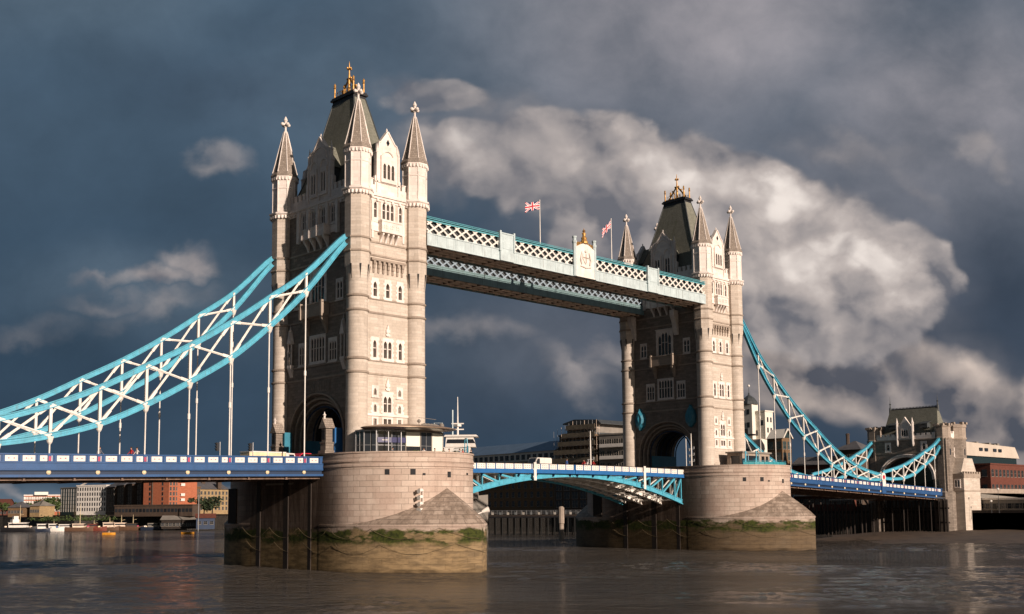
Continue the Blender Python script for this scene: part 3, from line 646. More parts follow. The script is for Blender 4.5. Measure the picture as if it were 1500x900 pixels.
        for hw, sp, top, o in ((6.75, 2.5, 9.12, .16), (6.2, 2.6, 8.45, -.45), (5.6, 2.7, 7.9, -1.0)):
            a = [(-hw, -1.3)]+arch(hw, sp, top)+[(hw, -1.3)]; b.tube([(cx+sg*(AW+o), p, q) for p, q in a], .16, 6)
        b.build('arch_moulding', trimst, t)
    b = MB(); b.prism([(-4.97, -1.3)]+arch(4.97, 2.8, 7.32)+[(4.97, -1.3)], lambda p, q, d: (d, p, q), cx-2.2, cx+2.2) if False else None
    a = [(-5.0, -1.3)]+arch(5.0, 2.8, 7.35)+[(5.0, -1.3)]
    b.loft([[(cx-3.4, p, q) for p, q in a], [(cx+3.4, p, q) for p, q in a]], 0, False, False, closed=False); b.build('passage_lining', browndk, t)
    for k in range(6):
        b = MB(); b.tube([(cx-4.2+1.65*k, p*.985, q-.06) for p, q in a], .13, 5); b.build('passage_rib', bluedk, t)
    for sg in (-1, 1):
        b = MB(); b.box(cx-3.9, cx+3.9, sg*4.86-.08, sg*4.86+.08, -1.2, 2.6); b.build('passage_hoarding', tealdk, t)
    # string courses round walls
    for i, z in enumerate(LEV):
        b = MB()
        for (x0, x1, y0, y1) in ((-AW+.9, AW-.9, -BW-.13, -BW), (-AW-.13, -AW, -BW+1.0, BW-1.0), (-AW+.9, AW-.9, BW, BW+.13), (AW, AW+.13, -BW+1.0, BW-1.0)):
            b.box(cx+x0, cx+x1, y0, y1, z-.12, z+.14); 
        build_split(b, 'string_course', trimst, t)
    b = MB()
    for o, z0, z1 in ((.12, 36.15, 36.45), (.3, 36.45, 36.8), (.5, 36.8, 37.12), (.38, 37.12, 37.3)):
        b.box(cx-AW-o, cx+AW+o, -BW-o, BW+o, z0+.002, z1)
    for F, n, w_ in ((S_, 6, 4.0), (W_, 12, 7.8), (FS['E'], 12, 7.8)):
        for k in range(n):
            s = -w_+2*w_*(k+.5)/n; fbox(b, F, s-.16, s+.16, 36.1, 36.46, .12, .36)
    build_split(b, 'cornice', portland, t)
    # parapet with stepped battlements and the gables
    GS = [(-2.35, 37.2), (-2.35, 39.7), (-2.12, 40.0), (-2.1, 43.3), (-1.75, 43.7), (-1.6, 44.9), (-1.3, 45.0), (0, 46.75), (1.3, 45.0), (1.6, 44.9), (1.75, 43.7), (2.1, 43.3), (2.12, 40.0), (2.35, 39.7), (2.35, 37.2)]
    GW = [(-3.4, 37.2), (-3.4, 40.6), (-3.0, 40.9), (-3.0, 43.0), (-2.5, 43.9), (-2.3, 45.0), (-1.5, 45.3), (0, 47.1), (1.5, 45.3), (2.3, 45.0), (2.5, 43.9), (3.0, 43.0), (3.0, 40.9), (3.4, 40.6), (3.4, 37.2)]
    for key, G, hx in (('S', GS, 2.35), ('N', GS, 2.35), ('W', GW, 3.4), ('E', GW, 3.4)):
        F = FS[key]; b = MB(); b.prism(G, F, -.55, -.02)
        half = AW if key in 'SN' else BW; s = hx
        # coping strips along the raking edges
        for i in range(3, len(G)-4):
            p, q = G[i], G[i+1]; b.bar(F(p[0], p[1], -.28), F(q[0], q[1], -.28), .75, .2, up=(0, 0, 1))
        # finial on the point
        b.lathe(F(0, G[7][1], -.28), [(.2, -.1), (.1, .15), (.14, .3), (.02, .6)], 6)
        b.build('gable', portland, t)
        b = MB()
        for sg in (-1, 1):
            fbox(b, F, *sorted((sg*hx, sg*(half-.6))), 37.2, 38.5, -.4, -.03)
            n = 2 if key in 'SN' else 5; span = half-.6-hx
            for k in range(n):
                c = hx+span*(k+.5)/n; fbox(b, F, *sorted((sg*(c-span/n*.28), sg*(c+span/n*.28))), 38.5, 39.25, -.4, -.03)
                fbox(b, F, *sorted((sg*(c-span/n*.33), sg*(c+span/n*.33))), 39.25, 39.4, -.46, .05)
        build_split(b, 'parapet', portland, t)
        if key == 'S':
            window(F, (-1.35, 1.35, 39.2, 43.0), [(-.74, .25, 39.65, 41.9), (0, .25, 39.65, 41.9), (.74, .25, 39.65, 41.9)], t, proud=.24, D=.0)
            b = MB(); b.tube([F(p, q, .08) for p, q in [(-1.25, 40.9)]+[(-1.25*math.cos(math.pi*k/12), 41.9+1.9*math.sin(math.pi*k/12)**.9) for k in range(13)]+[(1.25, 40.9)]], .1, 5)
            b.prism([(0, 44.6), (.3, 45.1), (0, 45.6), (-.3, 45.1)], F, -.02, .05, 1)
            for s in (-1.95, 1.95): fbox(b, F, s-.14, s+.14, 37.3, 43.4, 0, .12); b.lathe(F(s, 43.4, 0), [(.2, 0), (.14, .5), (.02, 1.3)], 6)
            fbox(b, F, -2.3, 2.3, 38.95, 39.15, 0, .12); build_split(b, 'gable_tracery', [portland, glassdk], t)
        if key in 'WE':
            if key == 'W':
                for c in (-1.25, 1.25): window(F, (c-.85, c+.85, 38.3, 42.3), [(c-.32, .24, 38.7, 41.7), (c+.32, .24, 38.7, 41.7)], t, proud=.24, gl=glassdk, D=.0)
            b = MB()
            for s in (-2.75, 0, 2.75): fbox(b, F, s-.14, s+.14, 37.3, 42.6, 0, .16)
            for c in (-1.25, 1.25):
                b.tube([F(c-.95*math.cos(math.pi*k/8), 42.3+1.3*math.sin(math.pi*k/8), .08) for k in range(9)], .1, 5)
            b.tube([F(-1.9*math.cos(math.pi*k/10), 43.6+1.9*math.sin(math.pi*k/10), .06) for k in range(11)], .09, 5)
            for sg in (-1, 1): b.lathe(F(sg*2.75, 43.0, -.2), [(.3, 0), (.3, 1.6), (.36, 1.7), (.2, 1.9), (.03, 3.0)], 6)
            build_split(b, 'gable_tracery', portland, t)
    # attic and main roof
    b = MB(); b.box(cx-AW+.5, cx+AW-.5, -BW+.5, BW-.5, 37.02, 38.6); b.build('attic', lead, t)
    b = MB(); base = (4.35, 8.2, 38.6); top = (1.0, 2.55, 54.1)
    rr = []
    for f in (0, .2, .4, .6, .8, 1):
        g = f; c = 1-.10*math.sin(math.pi*f); hx = (base[0]+(top[0]-base[0])*g)*c; hy = (base[1]+(top[1]-base[1])*g)*c; z = base[2]+(top[2]-base[2])*f
        rr.append([(cx-hx, -hy, z), (cx+hx, -hy, z), (cx+hx, hy, z), (cx-hx, hy, z)])
    b.loft(rr, 0, True, True)
    rf = b.build('roof', slate, t)
    b = MB()
    for k in range(4): b = MB(); b.tube([Vector(r[k]) for r in rr], .11, 5); b.build('roof_hip', lead, rf)
    b = MB(); b.box(cx-1.1, cx+1.1, -2.65, 2.65, 53.3, 54.2); b.box(cx-1.35, cx+1.35, -2.95, 2.95, 54.2, 54.5); b.box(cx-1.2, cx+1.2, -2.8, 2.8, 54.5, 54.75); b.build('roof_platform', black, rf)
    # dormer roofs behind each gable
    for key, hw, ze, zr in (('S', 1.9, 42.6, 45.9), ('N', 1.9, 42.6, 45.9), ('W', 2.7, 42.2, 46.2), ('E', 2.7, 42.2, 46.2)):
        F = FS[key]; D = 6.2 if key in 'SN' else 4.2
        b = MB(); b.prism([(-hw-.15, ze), (0, zr), (hw+.15, ze)], F, -D, -.56)
        b.build('dormer_roof', slate, t); b = MB(); fbox(b, F, -hw+.1, hw-.1, 38.6, ze, -D, -.58); b.build('dormer_cheek', lead, t)
    # gilded crown
    b = MB(); z0 = 54.75
    for sx in (-1, 1):
        for sy in (-1, 0, 1):
            b.lathe((cx+sx*.95, sy*2.35, z0), [(.2, 0), (.14, .2), (.12, 1.5), (.24, 1.65), (.12, 1.8), (.2, 2.05), (.02, 2.4)] if sy else [(.15, 0), (.09, .2), (.09, 1.0), (.18, 1.15), (.02, 1.5)], 8)
    for sx in (-1, 1):
        b.bar((cx+sx*.95, -2.35, z0+.12), (cx+sx*.95, 2.35, z0+.12), .08, .16)
        for k in range(8): y = -2.1+.6*k; b.bar((cx+sx*.95, y, z0), (cx+sx*.95, y+.25, z0+.9), .05, .05); b.bar((cx+sx*.95, y+.25, z0), (cx+sx*.95, y, z0+.9), .05, .05)
    for sy in (-1, 1): b.bar((cx-.95, sy*2.35, z0+.12), (cx+.95, sy*2.35, z0+.12), .08, .16)
    for sy in (-1, 1):
        for f in (0, .25, .5, .75): b.bar((cx, sy*2.2*(1-f), z0+.3+2.6*f), (cx, sy*2.2*(.75-f), z0+.3+2.6*(f+.25)), .1, .3)
        for f in (.2, .5, .8): b.ico((cx, sy*2.2*(1-f), z0+.7+2.6*f), .18)
    b.lathe((cx, 0, z0), [(.3, 0), (.24, .5), (.2, 2.6), (.12, 3.6), (.1, 4.1), (.24, 4.2), (.08, 4.4), (.09, 4.9), (.02, 5.5)], 8)
    for d in ((.34, 0), (-.34, 0), (0, .34), (0, -.34)): b.ico((cx+d[0], d[1], z0+4.35), .17)
    b.build('gilded_crown', gold, t)
    # corner turrets
    for sx, sy in ((-1, -1), (1, -1), (-1, 1), (1, 1)):
        x, y = cx+sx*TA, sy*TB; ph = math.pi/8
        b = MB(); prof = [(1.62, -1.4), (1.62, -.6), (1.52, -.4), (1.50, 11.05), (1.50, 24.0)]
        b.lathe((x, y, 0), prof, 28, 0, 0, True, False)
        circ = [(x+1.50*math.cos(ph+2*math.pi*i/32), y+1.50*math.sin(ph+2*math.pi*i/32), 24.0) for i in range(32)]
        def octo(r, z):      # octagon with 4 points per side so it lofts from the circle
            o = []; c = [(x+r*math.cos(ph+math.pi/4*i), y+r*math.sin(ph+math.pi/4*i)) for i in range(8)]
            for i in range(8):
                p, q = c[i], c[(i+1) % 8]; o += [(p[0]+(q[0]-p[0])*j/4, p[1]+(q[1]-p[1])*j/4, z) for j in range(4)]
            return o
        b.loft([circ, octo(1.68, 25.2), octo(1.80, 26.4), octo(1.84, 27.6), octo(1.84, 36.9)], 0, False, False)
        tu = b.build('turret', [granite], t)
        weld(tu, 30)
        b = MB()
        for z in LEV[:4]: b.lathe((x, y, 0), [(1.5, z-.22), (1.66, z-.1), (1.68, z+.08), (1.5, z+.18)], 28, 0)
        for z in LEV[4:]: b.lathe((x, y, 0), [(1.84, z-.2), (2.0, z-.08), (2.0, z+.08), (1.84, z+.18)], 8, 0, ph)
        build_split(b, 'turret_band', trimst, tu)
        # dark wedges stand in for the corbel shadows under the octagon
        b = MB()
        for i in range(8):
            a = ph+math.pi/4*i; cs, sn = math.cos(a), math.sin(a); P = lambda r, tt, z: (x+cs*r-sn*tt, y+sn*r+cs*tt, z)
            b.hexa([P(1.4, -.015, 24.35), P(1.4, .015, 24.35), P(1.56, .015, 24.3), P(1.56, -.015, 24.3), P(1.5, -.13, 26.3), P(1.5, .13, 26.3), P(1.855, .13, 26.35), P(1.855, -.13, 26.35)])
        build_split(b, 'corbel_shadow', dark, tu)
        # pale upper stage
        b = MB(); b.lathe((x, y, 0), [(1.84, 36.2), (2.05, 36.45), (2.1, 36.8), (2.32, 36.95), (2.32, 37.15), (1.9, 37.3), (1.82, 37.5), (1.82, 40.9), (1.9, 40.95), (1.9, 41.1), (1.82, 41.2), (1.84, 42.1), (2.08, 42.75), (2.12, 43.0)], 8, 0, ph, False, True)
        up = b.build('turret_head', portland, t)
        b = MB()
        for i in range(8):
            a = ph+math.pi/4*i; q = (x+1.8*math.cos(a), y+1.8*math.sin(a)); b.tube([(q[0], q[1], 37.4), (q[0], q[1], 42.2)], .12, 6)
            for j in range(3):
                a0, a1 = a, a+math.pi/4; f = (j+.5)/3
                px = x+1.98*((1-f)*math.cos(a0)+f*math.cos(a1)); py = y+1.98*((1-f)*math.sin(a0)+f*math.sin(a1)); b.box(px-.13, px+.13, py-.13, py+.13, 42.3, 42.75)
                px = x+2.1*((1-f)*math.cos(a0)+f*math.cos(a1)); py = y+2.1*((1-f)*math.sin(a0)+f*math.sin(a1)); b.box(px-.15, px+.15, py-.15, py+.15, 36.3, 36.75)
        b.build('turret_mouldings', portland, up)
        b = MB(); b.lathe((x, y, 0), [(2.16, 42.9), (2.16, 43.1), (1.86, 43.6), (1.5, 45.0), (.98, 47.3), (.5, 49.3), (.26, 50.2)], 8, 0, ph, True, False)
        sp = b.build('spire', spirest, t)
        b = MB()
        for i in range(8):
            a = ph+math.pi/4*i; b.tube([(x+r*math.cos(a), y+r*math.sin(a), z) for r, z in ((1.9, 43.55), (1.52, 45.0), (1.0, 47.3), (.28, 50.2))], .075, 5)
        b.build('spire_rib', portland, sp)
        b = MB(); b.lathe((x, y, 0), [(.3, 50.05), (.34, 50.2), (.16, 50.5), (.14, 51.0), (.26, 51.12), (.2, 51.25), (.2, 51.9), (.32, 52.1), (.2, 52.45), (.03, 52.75)], 8)
        for d in ((1, 0), (-1, 0), (0, 1), (0, -1)):
            b.bar((x, y, 51.45), (x+d[0]*.5, y+d[1]*.5, 51.45), .26, .3); b.ico((x+d[0]*.56, y+d[1]*.56, 51.45), .27)
        b.build('cross_finial', portland, sp)
    # stair dressing and arms panel over the arch
    b = MB(); fbox(b, W_, -3.2, 3.2, 9.3, 10.9, 0, .06)
    for k in range(11): s = -3.0+.6*k; fbox(b, W_, s-.05, s+.05, 9.4, 10.8, .06, .12)
    fbox(b, W_, -7.9, 7.9, 11.9, 12.95, 0, .05); b.build('stone_panel', granite_dark, t)
    return t
tower = make_tower(0)
tower2 = dup(tower, loc=(L, 0, ROADZ), label='tall turreted stone tower farther away, between the bascule and the right hand chains')
# extras that differ between the two towers
def niche(par, F, s, z):
    b = MB(); fbox(b, F, s-.5, s+.5, z, z+.4, 0, .55); b.prism([(0, z-1.5), (.55, z), (0, z)], lambda p, q, d: F(s+d, q, p), -.4, .4)
    for q in (-.42, .42): fbox(b, F, s+q-.08, s+q+.08, z+.4, z+3.6, .3, .46)
    b.prism([(s-.55, z+3.6), (s+.55, z+3.6), (s, z+5.6)], F, 0, .6); b.lathe(F(s, z+5.4, .3), [(.12, 0), (.2, .3), (.05, .5), (.02, 1.1)], 6)
    n_ = b.build('niche', portland, par)
    b = MB(); b.lathe(F(s, z+.4, .3), [(.22, 0), (.26, .7), (.2, 1.4), (.28, 1.8), (.1, 2.1), (.15, 2.3), (.12, 2.5), (.02, 2.6)], 8); b.build('carved_figure', granite_dark, n_)
F1, F2 = faces(0), faces(L)
for s in (-6.6, 6.6): niche(tower, F1['W'], s, 13.4)
def gate_lodge(y0, label, side):
    t = empty('gate_lodge', (-7.2, y0, ROADZ), label, 'lodge', 'little stone lodges flanking the road arch')
    b = MB(); x0, x1, ya, yb = -8.1, -6.8, y0-.62, y0+.62
    b.box(x0-.25, x1+.25, ya-.2, yb+.2, ROADZ, .6); b.box(x0, x1, ya, yb, .6, 1.6); b.box(x0+.1, x1-.1, ya+.12, yb-.12, 1.6, 3.7); b.box(x0-.08, x1+.08, ya-.08, yb+.08, 1.6, 1.8); b.build('wall', granite_dark, t)
    b = MB(); b.prism([(ya-.2, 3.7), (y0, 5.15), (yb+.2, 3.7)], lambda p, q, d: (d, p, q), x0-.15, x1+.15); b.build('roof', spirest, t)
    b = MB(); b.lathe((x0+.2, y0, 5.0), [(.14, 0), (.14, .4), (.26, .55), (.1, .7), (.02, 1.0)], 8); b.build('finial', portland, t)
    b = MB(); b.box(x0-.01, x0+.05, y0-.4, y0+.4, 2.1, 3.4); b.build('opening', dark, t)
    b = MB(); 
    b.box(x1+.02, x1+1.3, *sorted((ya-.25, ya-.15)), ROADZ, 3.8); b.box(x1+.02, x1+.12, ya-.15, yb, ROADZ, 3.8); b.build('side_screen', blue2 if side else tealdk, t)
gate_lodge(-5.55, 'right hand gabled stone lodge with a blue side at the nearer road arch', 1)
gate_lodge(6.9, 'left hand gabled stone lodge with a teal screen at the nearer road arch', 0)
for i, (s, lb) in enumerate(((6.3, 'left teal banner shield on the farther tower above its road arch'), (-6.0, 'right teal banner shield on the farther tower above its road arch'))):
    b = MB(); prof = [(-1.25, 9.9), (-.9, 10.9), (0, 12.1), (.9, 10.9), (1.25, 9.9), (1.1, 8.6), (.5, 7.9), (0, 7.6), (-.5, 7.9), (-1.1, 8.6)]
    F = F2['W']; c = [F(s+p*.62, 9.9+(q-9.9)*.62, .95) for p, q in prof]; o = [F(s+p, q, .0) for p, q in prof]; md = [F(s+p*.95, 9.9+(q-9.9)*.95, .45) for p, q in prof]
    b.loft([o, md, c], 0, True, True); b.tube([F(s, 7.7, .5), F(s, 9.9, 1.05), F(s, 12, .5)], .1, 5)
    tag(b.build('teal_shield', tealdk), lb, 'shield', 'teal shields on the farther tower')
# white console brackets under the walkway ends on the farther tower
for y, lb in ((7.6, 'left white carved console under the high walkway end'), (-3.0, 'right white carved console under the high walkway end')):
    b = MB(); F = F2['W']
    b.prism([(0, 26.0), (.3, 26.0), (.7, 27.3), (1.0, 28.6), (1.5, 29.6), (1.6, 30.8), (0, 30.8)], lambda p, q, d, y=y: F(y+d, q, p), -.5, .5); b.build('walkway_console', portland, tower2)
# ------------------------------------------------------------------ high walkways
farlat = plain('shaded_grey_lattice', s2l((140, 156, 168)), .55, 0, .1, .7, streak=.3); railp = plain('faded_teal', s2l((92, 160, 170)), .5, 0, .1, .7, streak=.3)  # lattice greyed in colour for the shade behind the front walkway side
WY0, WY1 = 5.0, 10.6
def make_walk(sg, label):
    """sg -1: upstream walkway, nearest the viewer; +1: the far one"""
    x0, x1 = 5.9, L-6.9+.9; mid = 41.15
    t = empty('high_walkway', (mid, sg*7.8, 31), label, 'footbridge', 'high level walkways between the towers')
    ya, yb = sorted((sg*WY0, sg*WY1)); x0, x1 = 6.4, L-5.2
    b = MB(); b.box(x0, x1, ya+.3, yb-.3, 31.25, 31.5); b.build('floor', brown, t)
    # cross beams and stringers seen from below
    for k in range(26):
        b = MB(); x = x0+1.2+(x1-x0-2.4)*k/25; b.box(x-.09, x+.09, ya+.25, yb-.25, 30.98, 31.25); b.build('cross_beam', beam if k % 2 else brown, t)
    b = MB()
    for f in (.25, .5, .75): yy = ya+(yb-ya)*f; b.box(x0, x1, yy-.12, yy+.12, 30.95, 31.24)
    build_split(b, 'stringer', brown, t)
    b = MB(); b.prism([(ya+.15, 35.05), ((ya+yb)/2, 35.5), (yb-.15, 35.05), (yb-.15, 34.95), (ya+.15, 34.95)], lambda p, q, d: (d, p, q), x0, x1); b.build('roof', lead, t)
    b = MB(); b.box(x0, x1, ya+.55, yb-.55, 31.6, 34.9); b.build('inner_wall', lead, t)
    for side, y, o in (('a', ya, -1), ('b', yb, 1)):
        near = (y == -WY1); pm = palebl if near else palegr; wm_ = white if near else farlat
        yo = y; yi = y-o*.28
        a0, a1 = sorted((yo, yi))
        b = MB(); b.box(x0, x1, a0, a1, 31.08, 32.72); b.box(x0, x1, *sorted((yo+o*.08, yi)), 30.98, 31.1); b.box(x0, x1, *sorted((yo+o*.09, yi)), 32.68, 32.84)
        n = int((x1-x0)/1.83)
        for k in range(n+1):
            x = x0+.2+1.83*k
            b.box(x-.05, x+.05, *sorted((yo+o*.04, yi)), 31.12, 32.66)
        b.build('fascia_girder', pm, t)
        b = MB(); p = 1.83; k = 0; x = x0
        segs = [(x0+.1, mid-20.0), (mid-17.0, mid-2.9), (mid+2.9, mid+17.0), (mid+20.0, x1-.1)] if near else [(x0+.1, x1-.1)]
        for (sa, sb) in segs:
            m_ = max(1, round((sb-sa)/p)); pp = (sb-sa)/m_; run = pp*1.5; zb, zt = 32.84, 34.72
            for k in range(-2, m_+1):
                for dr, dy in ((1, .0), (-1, .09)):
                    xa = sa+pp*k; xb = xa+run
                    f0 = max(0, (sa-xa)/run); f1 = min(1, (sb-xa)/run)
                    if f1-f0 < .05: continue
                    za = zb+(zt-zb)*f0; ze = zb+(zt-zb)*f1
                    if dr < 0: za, ze = zt-(zt-zb)*f0, zt-(zt-zb)*f1
                    b.bar((xa+run*f0, y-o*(.08+dy), za), (xa+run*f1, y-o*(.08+dy), ze), .07, .25, up=(0, 0, 1))
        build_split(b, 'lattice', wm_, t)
        b = MB(); b.box(x0, x1, *sorted((yo+o*.02, yi)), 34.66, 34.86); b.box(x0, x1, *sorted((yo+o*.1, yi)), 35.0, 35.1)
        b.tube([(x0, y, 35.3), (x1, y, 35.3)], .06, 5)
        for k in range(int((x1-x0)/3)+1): b.box(x0+3*k-.03, x0+3*k+.03, y-.03, y+.03, 35.1, 35.3)
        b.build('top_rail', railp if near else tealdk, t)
        if near:
            for c in (mid-18.5, mid+18.5):
                b = MB(); b.box(c-1.35, c+1.35, *sorted((yo+o*.25, yi)), 32.4, 35.25); b.box(c-1.5, c+1.5, *sorted((yo+o*.35, yi)), 35.25, 35.45); b.box(c-1.5, c+1.5, *sorted((yo+o*.3, yi)), 31.0, 32.5)
                b.box(c-.95, c+.95, *sorted((yo+o*.30, yo+o*.2)), 32.9, 34.9); b.build('pedestal', palebl, t)
                for s in (-1, 1):
                    b = MB(); b.box(c+s*1.5-.16, c+s*1.5+.16, *sorted((yo+o*.4, yi)), 32.5, 35.7); b.build('pedestal_post', palebl, t)
            c = mid; b = MB(); b.box(c-2.2, c+2.2, *sorted((yo+o*.3, yi)), 31.0, 36.1); b.box(c-2.4, c+2.4, *sorted((yo+o*.38, yi)), 31.0, 31.2)
            b.prism([(c-2.2, 36.1), (c+2.2, 36.1), (c+1.2, 36.6), (c, 37.0), (c-1.2, 36.6)], lambda p_, q, d: (p_, d, q), *sorted((yo+o*.3, yi))); b.build('crest_panel', white, t)
            b = MB()     # heraldic shield in relief with supporters
            yy = yo+o*.3
            F = lambda p_, q, d: (c+p_, yy+o*d, q)
            b.prism([(-.75, 35.1), (.75, 35.1), (.75, 34.2), (0, 33.3), (-.75, 34.2)], F, 0, .14); b.prism([(-.08, 35.05), (.08, 35.05), (.08, 33.5), (-.08, 33.5)], F, .14, .19, 1); b.prism([(-.65, 34.5), (.65, 34.5), (.65, 34.3), (-.65, 34.3)], F, .14, .188, 1)
            for s in (-1, 1): b.tube([F(s*1.0, 33.2, .1), F(s*1.25, 34.0, .15), F(s*1.05, 34.9, .12), F(s*.9, 35.4, .1)], [.12, .2, .16, .08], 6)
            b.ico(F(0, 35.5, .1), .25); b.tube([F(-1.3, 32.9, .08), F(0, 32.7, .12), F(1.3, 32.9, .08)], .1, 5); b.build('carved_arms', [portland, trimst], t)
            for s in (-1, 1):
                b = MB(); b.lathe((c+s*2.5, yo+o*.1, 0), [(.36, 31.0), (.36, 36.6), (.44, 36.7), (.44, 37.0), (.32, 37.05), (.32, 37.5), (.4, 37.55), (.4, 37.8), (.25, 37.85)], 8, 0, math.pi/8); b.build('crest_turret', palebl, t)
            b = MB(); yy = yo+o*.05
            for k in range(9): x = c-1.9+.475*k; b.box(x-.12, x+.12, yy-.1, yy+.1, 36.1, 36.95+.25*max(0, 1-abs(x-c)/2.0))
            b.lathe((c, yy, 0), [(.7, 36.9), (.62, 37.3), (.42, 37.6), (.5, 37.9), (.25, 38.2), (.3, 38.7), (.12, 38.95), (.34, 39.1), (.1, 39.3), (.02, 39.6)], 8); b.box(c-.42, c+.42, yy-.09, yy+.09, 38.55, 38.75); b.build('gilded_crest', gold, t)
            for s in (-1, 1):
                b = MB(); b.box(x0 if s < 0 else x1-1.2, x0+1.2 if s < 0 else x1, *sorted((yo+o*.05, yi)), 31.0, 32.84); b.build('bearing_panel', palebl, t)
    return t
wk = make_walk(-1, 'high walkway nearer the viewer, white lattice sides with a gold topped crest in the middle')
wk2 = make_walk(1, 'plainer high walkway beyond, seen under the crested one')
def flag(x, y, ztop, drop, label, fly):
    t = empty('flagpole', (x, y, 35), label, 'flagpole', 'flagpoles on the walkway roof')
    b = MB(); b.lathe((x, y, 0), [(.09, 34.6), (.075, 38), (.05, ztop), (.09, ztop+.02), (.09, ztop+.1), (.02, ztop+.16)], 8); b.build('pole', white, t)
    # cloth: two layers of colour patches on one waved sheet
    W_, H_ = fly, 1.35; nx, ny = 24, 12; b = MB(); dirx = Vector((-.66, .35, -drop)).normalized()
    side = Vector((.35, .66, 0)).normalized()
    def P(i, j):
        u, v = i/nx, j/ny; s = W_*u
        return Vector((x, y, ztop-.15-H_*(1-v)))+dirx*s+side*(.16*math.sin(u*9+v*2)*u)+Vector((0, 0, -.3*u*u*(1-v)))
    for i in range(nx):
        for j in range(ny):
            u, v = (i+.5)/nx*2-1, (j+.5)/ny*2-1; du = abs(abs(u)-abs(v))
            m = 0
            if abs(u) < .12 or abs(v) < .2: m = 2
            elif abs(u) < .2 or abs(v) < .33: m = 1
            elif du < .1: m = 2
            elif du < .24: m = 1
            b.face([P(i, j), P(i+1, j), P(i+1, j+1), P(i, j+1)], m)
    f = b.build('flag', [flagblue, flagwhite, flagred], t); weld(f, 80)
    sol = f.modifiers.new('thick', 'SOLIDIFY'); sol.thickness = .02
flagblue = plain('flag_blue', s2l((30, 36, 84)), .8); flagwhite = plain('flag_white', s2l((226, 214, 214)), .8); flagred = plain('flag_red', s2l((190, 44, 60)), .8)
flag(31.9, -9.2, 42.9, .12, 'white pole flying a red white and blue flag, between the nearer tower and the crest', 2.6)
flag(50.1, -9.2, 43.1, .75, 'white pole with a drooping red and white flag, between the crest and the farther tower', 2.5)

# ------------------------------------------------------------------ suspension chains
TT = [(7.3, 30.2), (8.3, 29.35), (13.65, 24.1), (19.05, 20.15), (24.4, 16.35), (30.15, 12.75), (35.7, 9.75), (41.3, 6.75), (46.9, 4.35), (52.4, 2.55), (58, 1.35), (62.5, .75), (65.2, .45)]
TBm = [(7.3, 29.3), (8.3, 28.2), (13.65, 21.65), (19.05, 16.4), (24.45, 11.85), (30.15, 8.25), (35.65, 5.15), (41.2, 2.6), (46.8, .97), (52.3, -.05), (58, -.55), (62.5, -.6), (65.2, -.5)]
def interp(tb, s):
    if s <= tb[0][0]: return tb[0][1]
    for i in range(len(tb)-1):
        if s <= tb[i+1][0]:
            # Catmull-Rom
            p = [tb[max(0, i-1)], tb[i], tb[i+1], tb[min(len(tb)-1, i+2)]]; u = (s-p[1][0])/(p[2][0]-p[1][0]); dx = p[2][0]-p[1][0]
            m1 = (p[2][1]-p[0][1])/(p[2][0]-p[0][0])*dx; m2 = (p[3][1]-p[1][1])/(p[3][0]-p[1][0])*dx
            return (2*u**3-3*u*u+1)*p[1][1]+(u**3-2*u*u+u)*m1+(-2*u**3+3*u*u)*p[2][1]+(u**3-u*u)*m2
    return tb[-1][1]
def sweep_box(b, pts, y, w, h, dz=0, m=0):
    rr = []
    for i, p in enumerate(pts):
        a = pts[max(0, i-1)]; c = pts[min(len(pts)-1, i+1)]; tx, tz = c[0]-a[0], c[1]-a[1]; l = math.hypot(tx, tz); nx, nz = -tz/l, tx/l
        q = lambda s, k: (p[0]+nx*(s+dz), y+k, p[1]+nz*(s+dz))
        rr.append([q(-h/2, -w/2), q(-h/2, w/2), q(h/2, w/2), q(h/2, -w/2)])
    b.loft(rr, m)
def chord(par, pts, y, name):
    b = MB(); sweep_box(b, pts, y, .24, .58); sweep_box(b, pts, y, .56, .1, .29); sweep_box(b, pts, y, .56, .1, -.29); sweep_box(b, pts, y, .32, .07, 0)
    return b.build(name, teal, par)
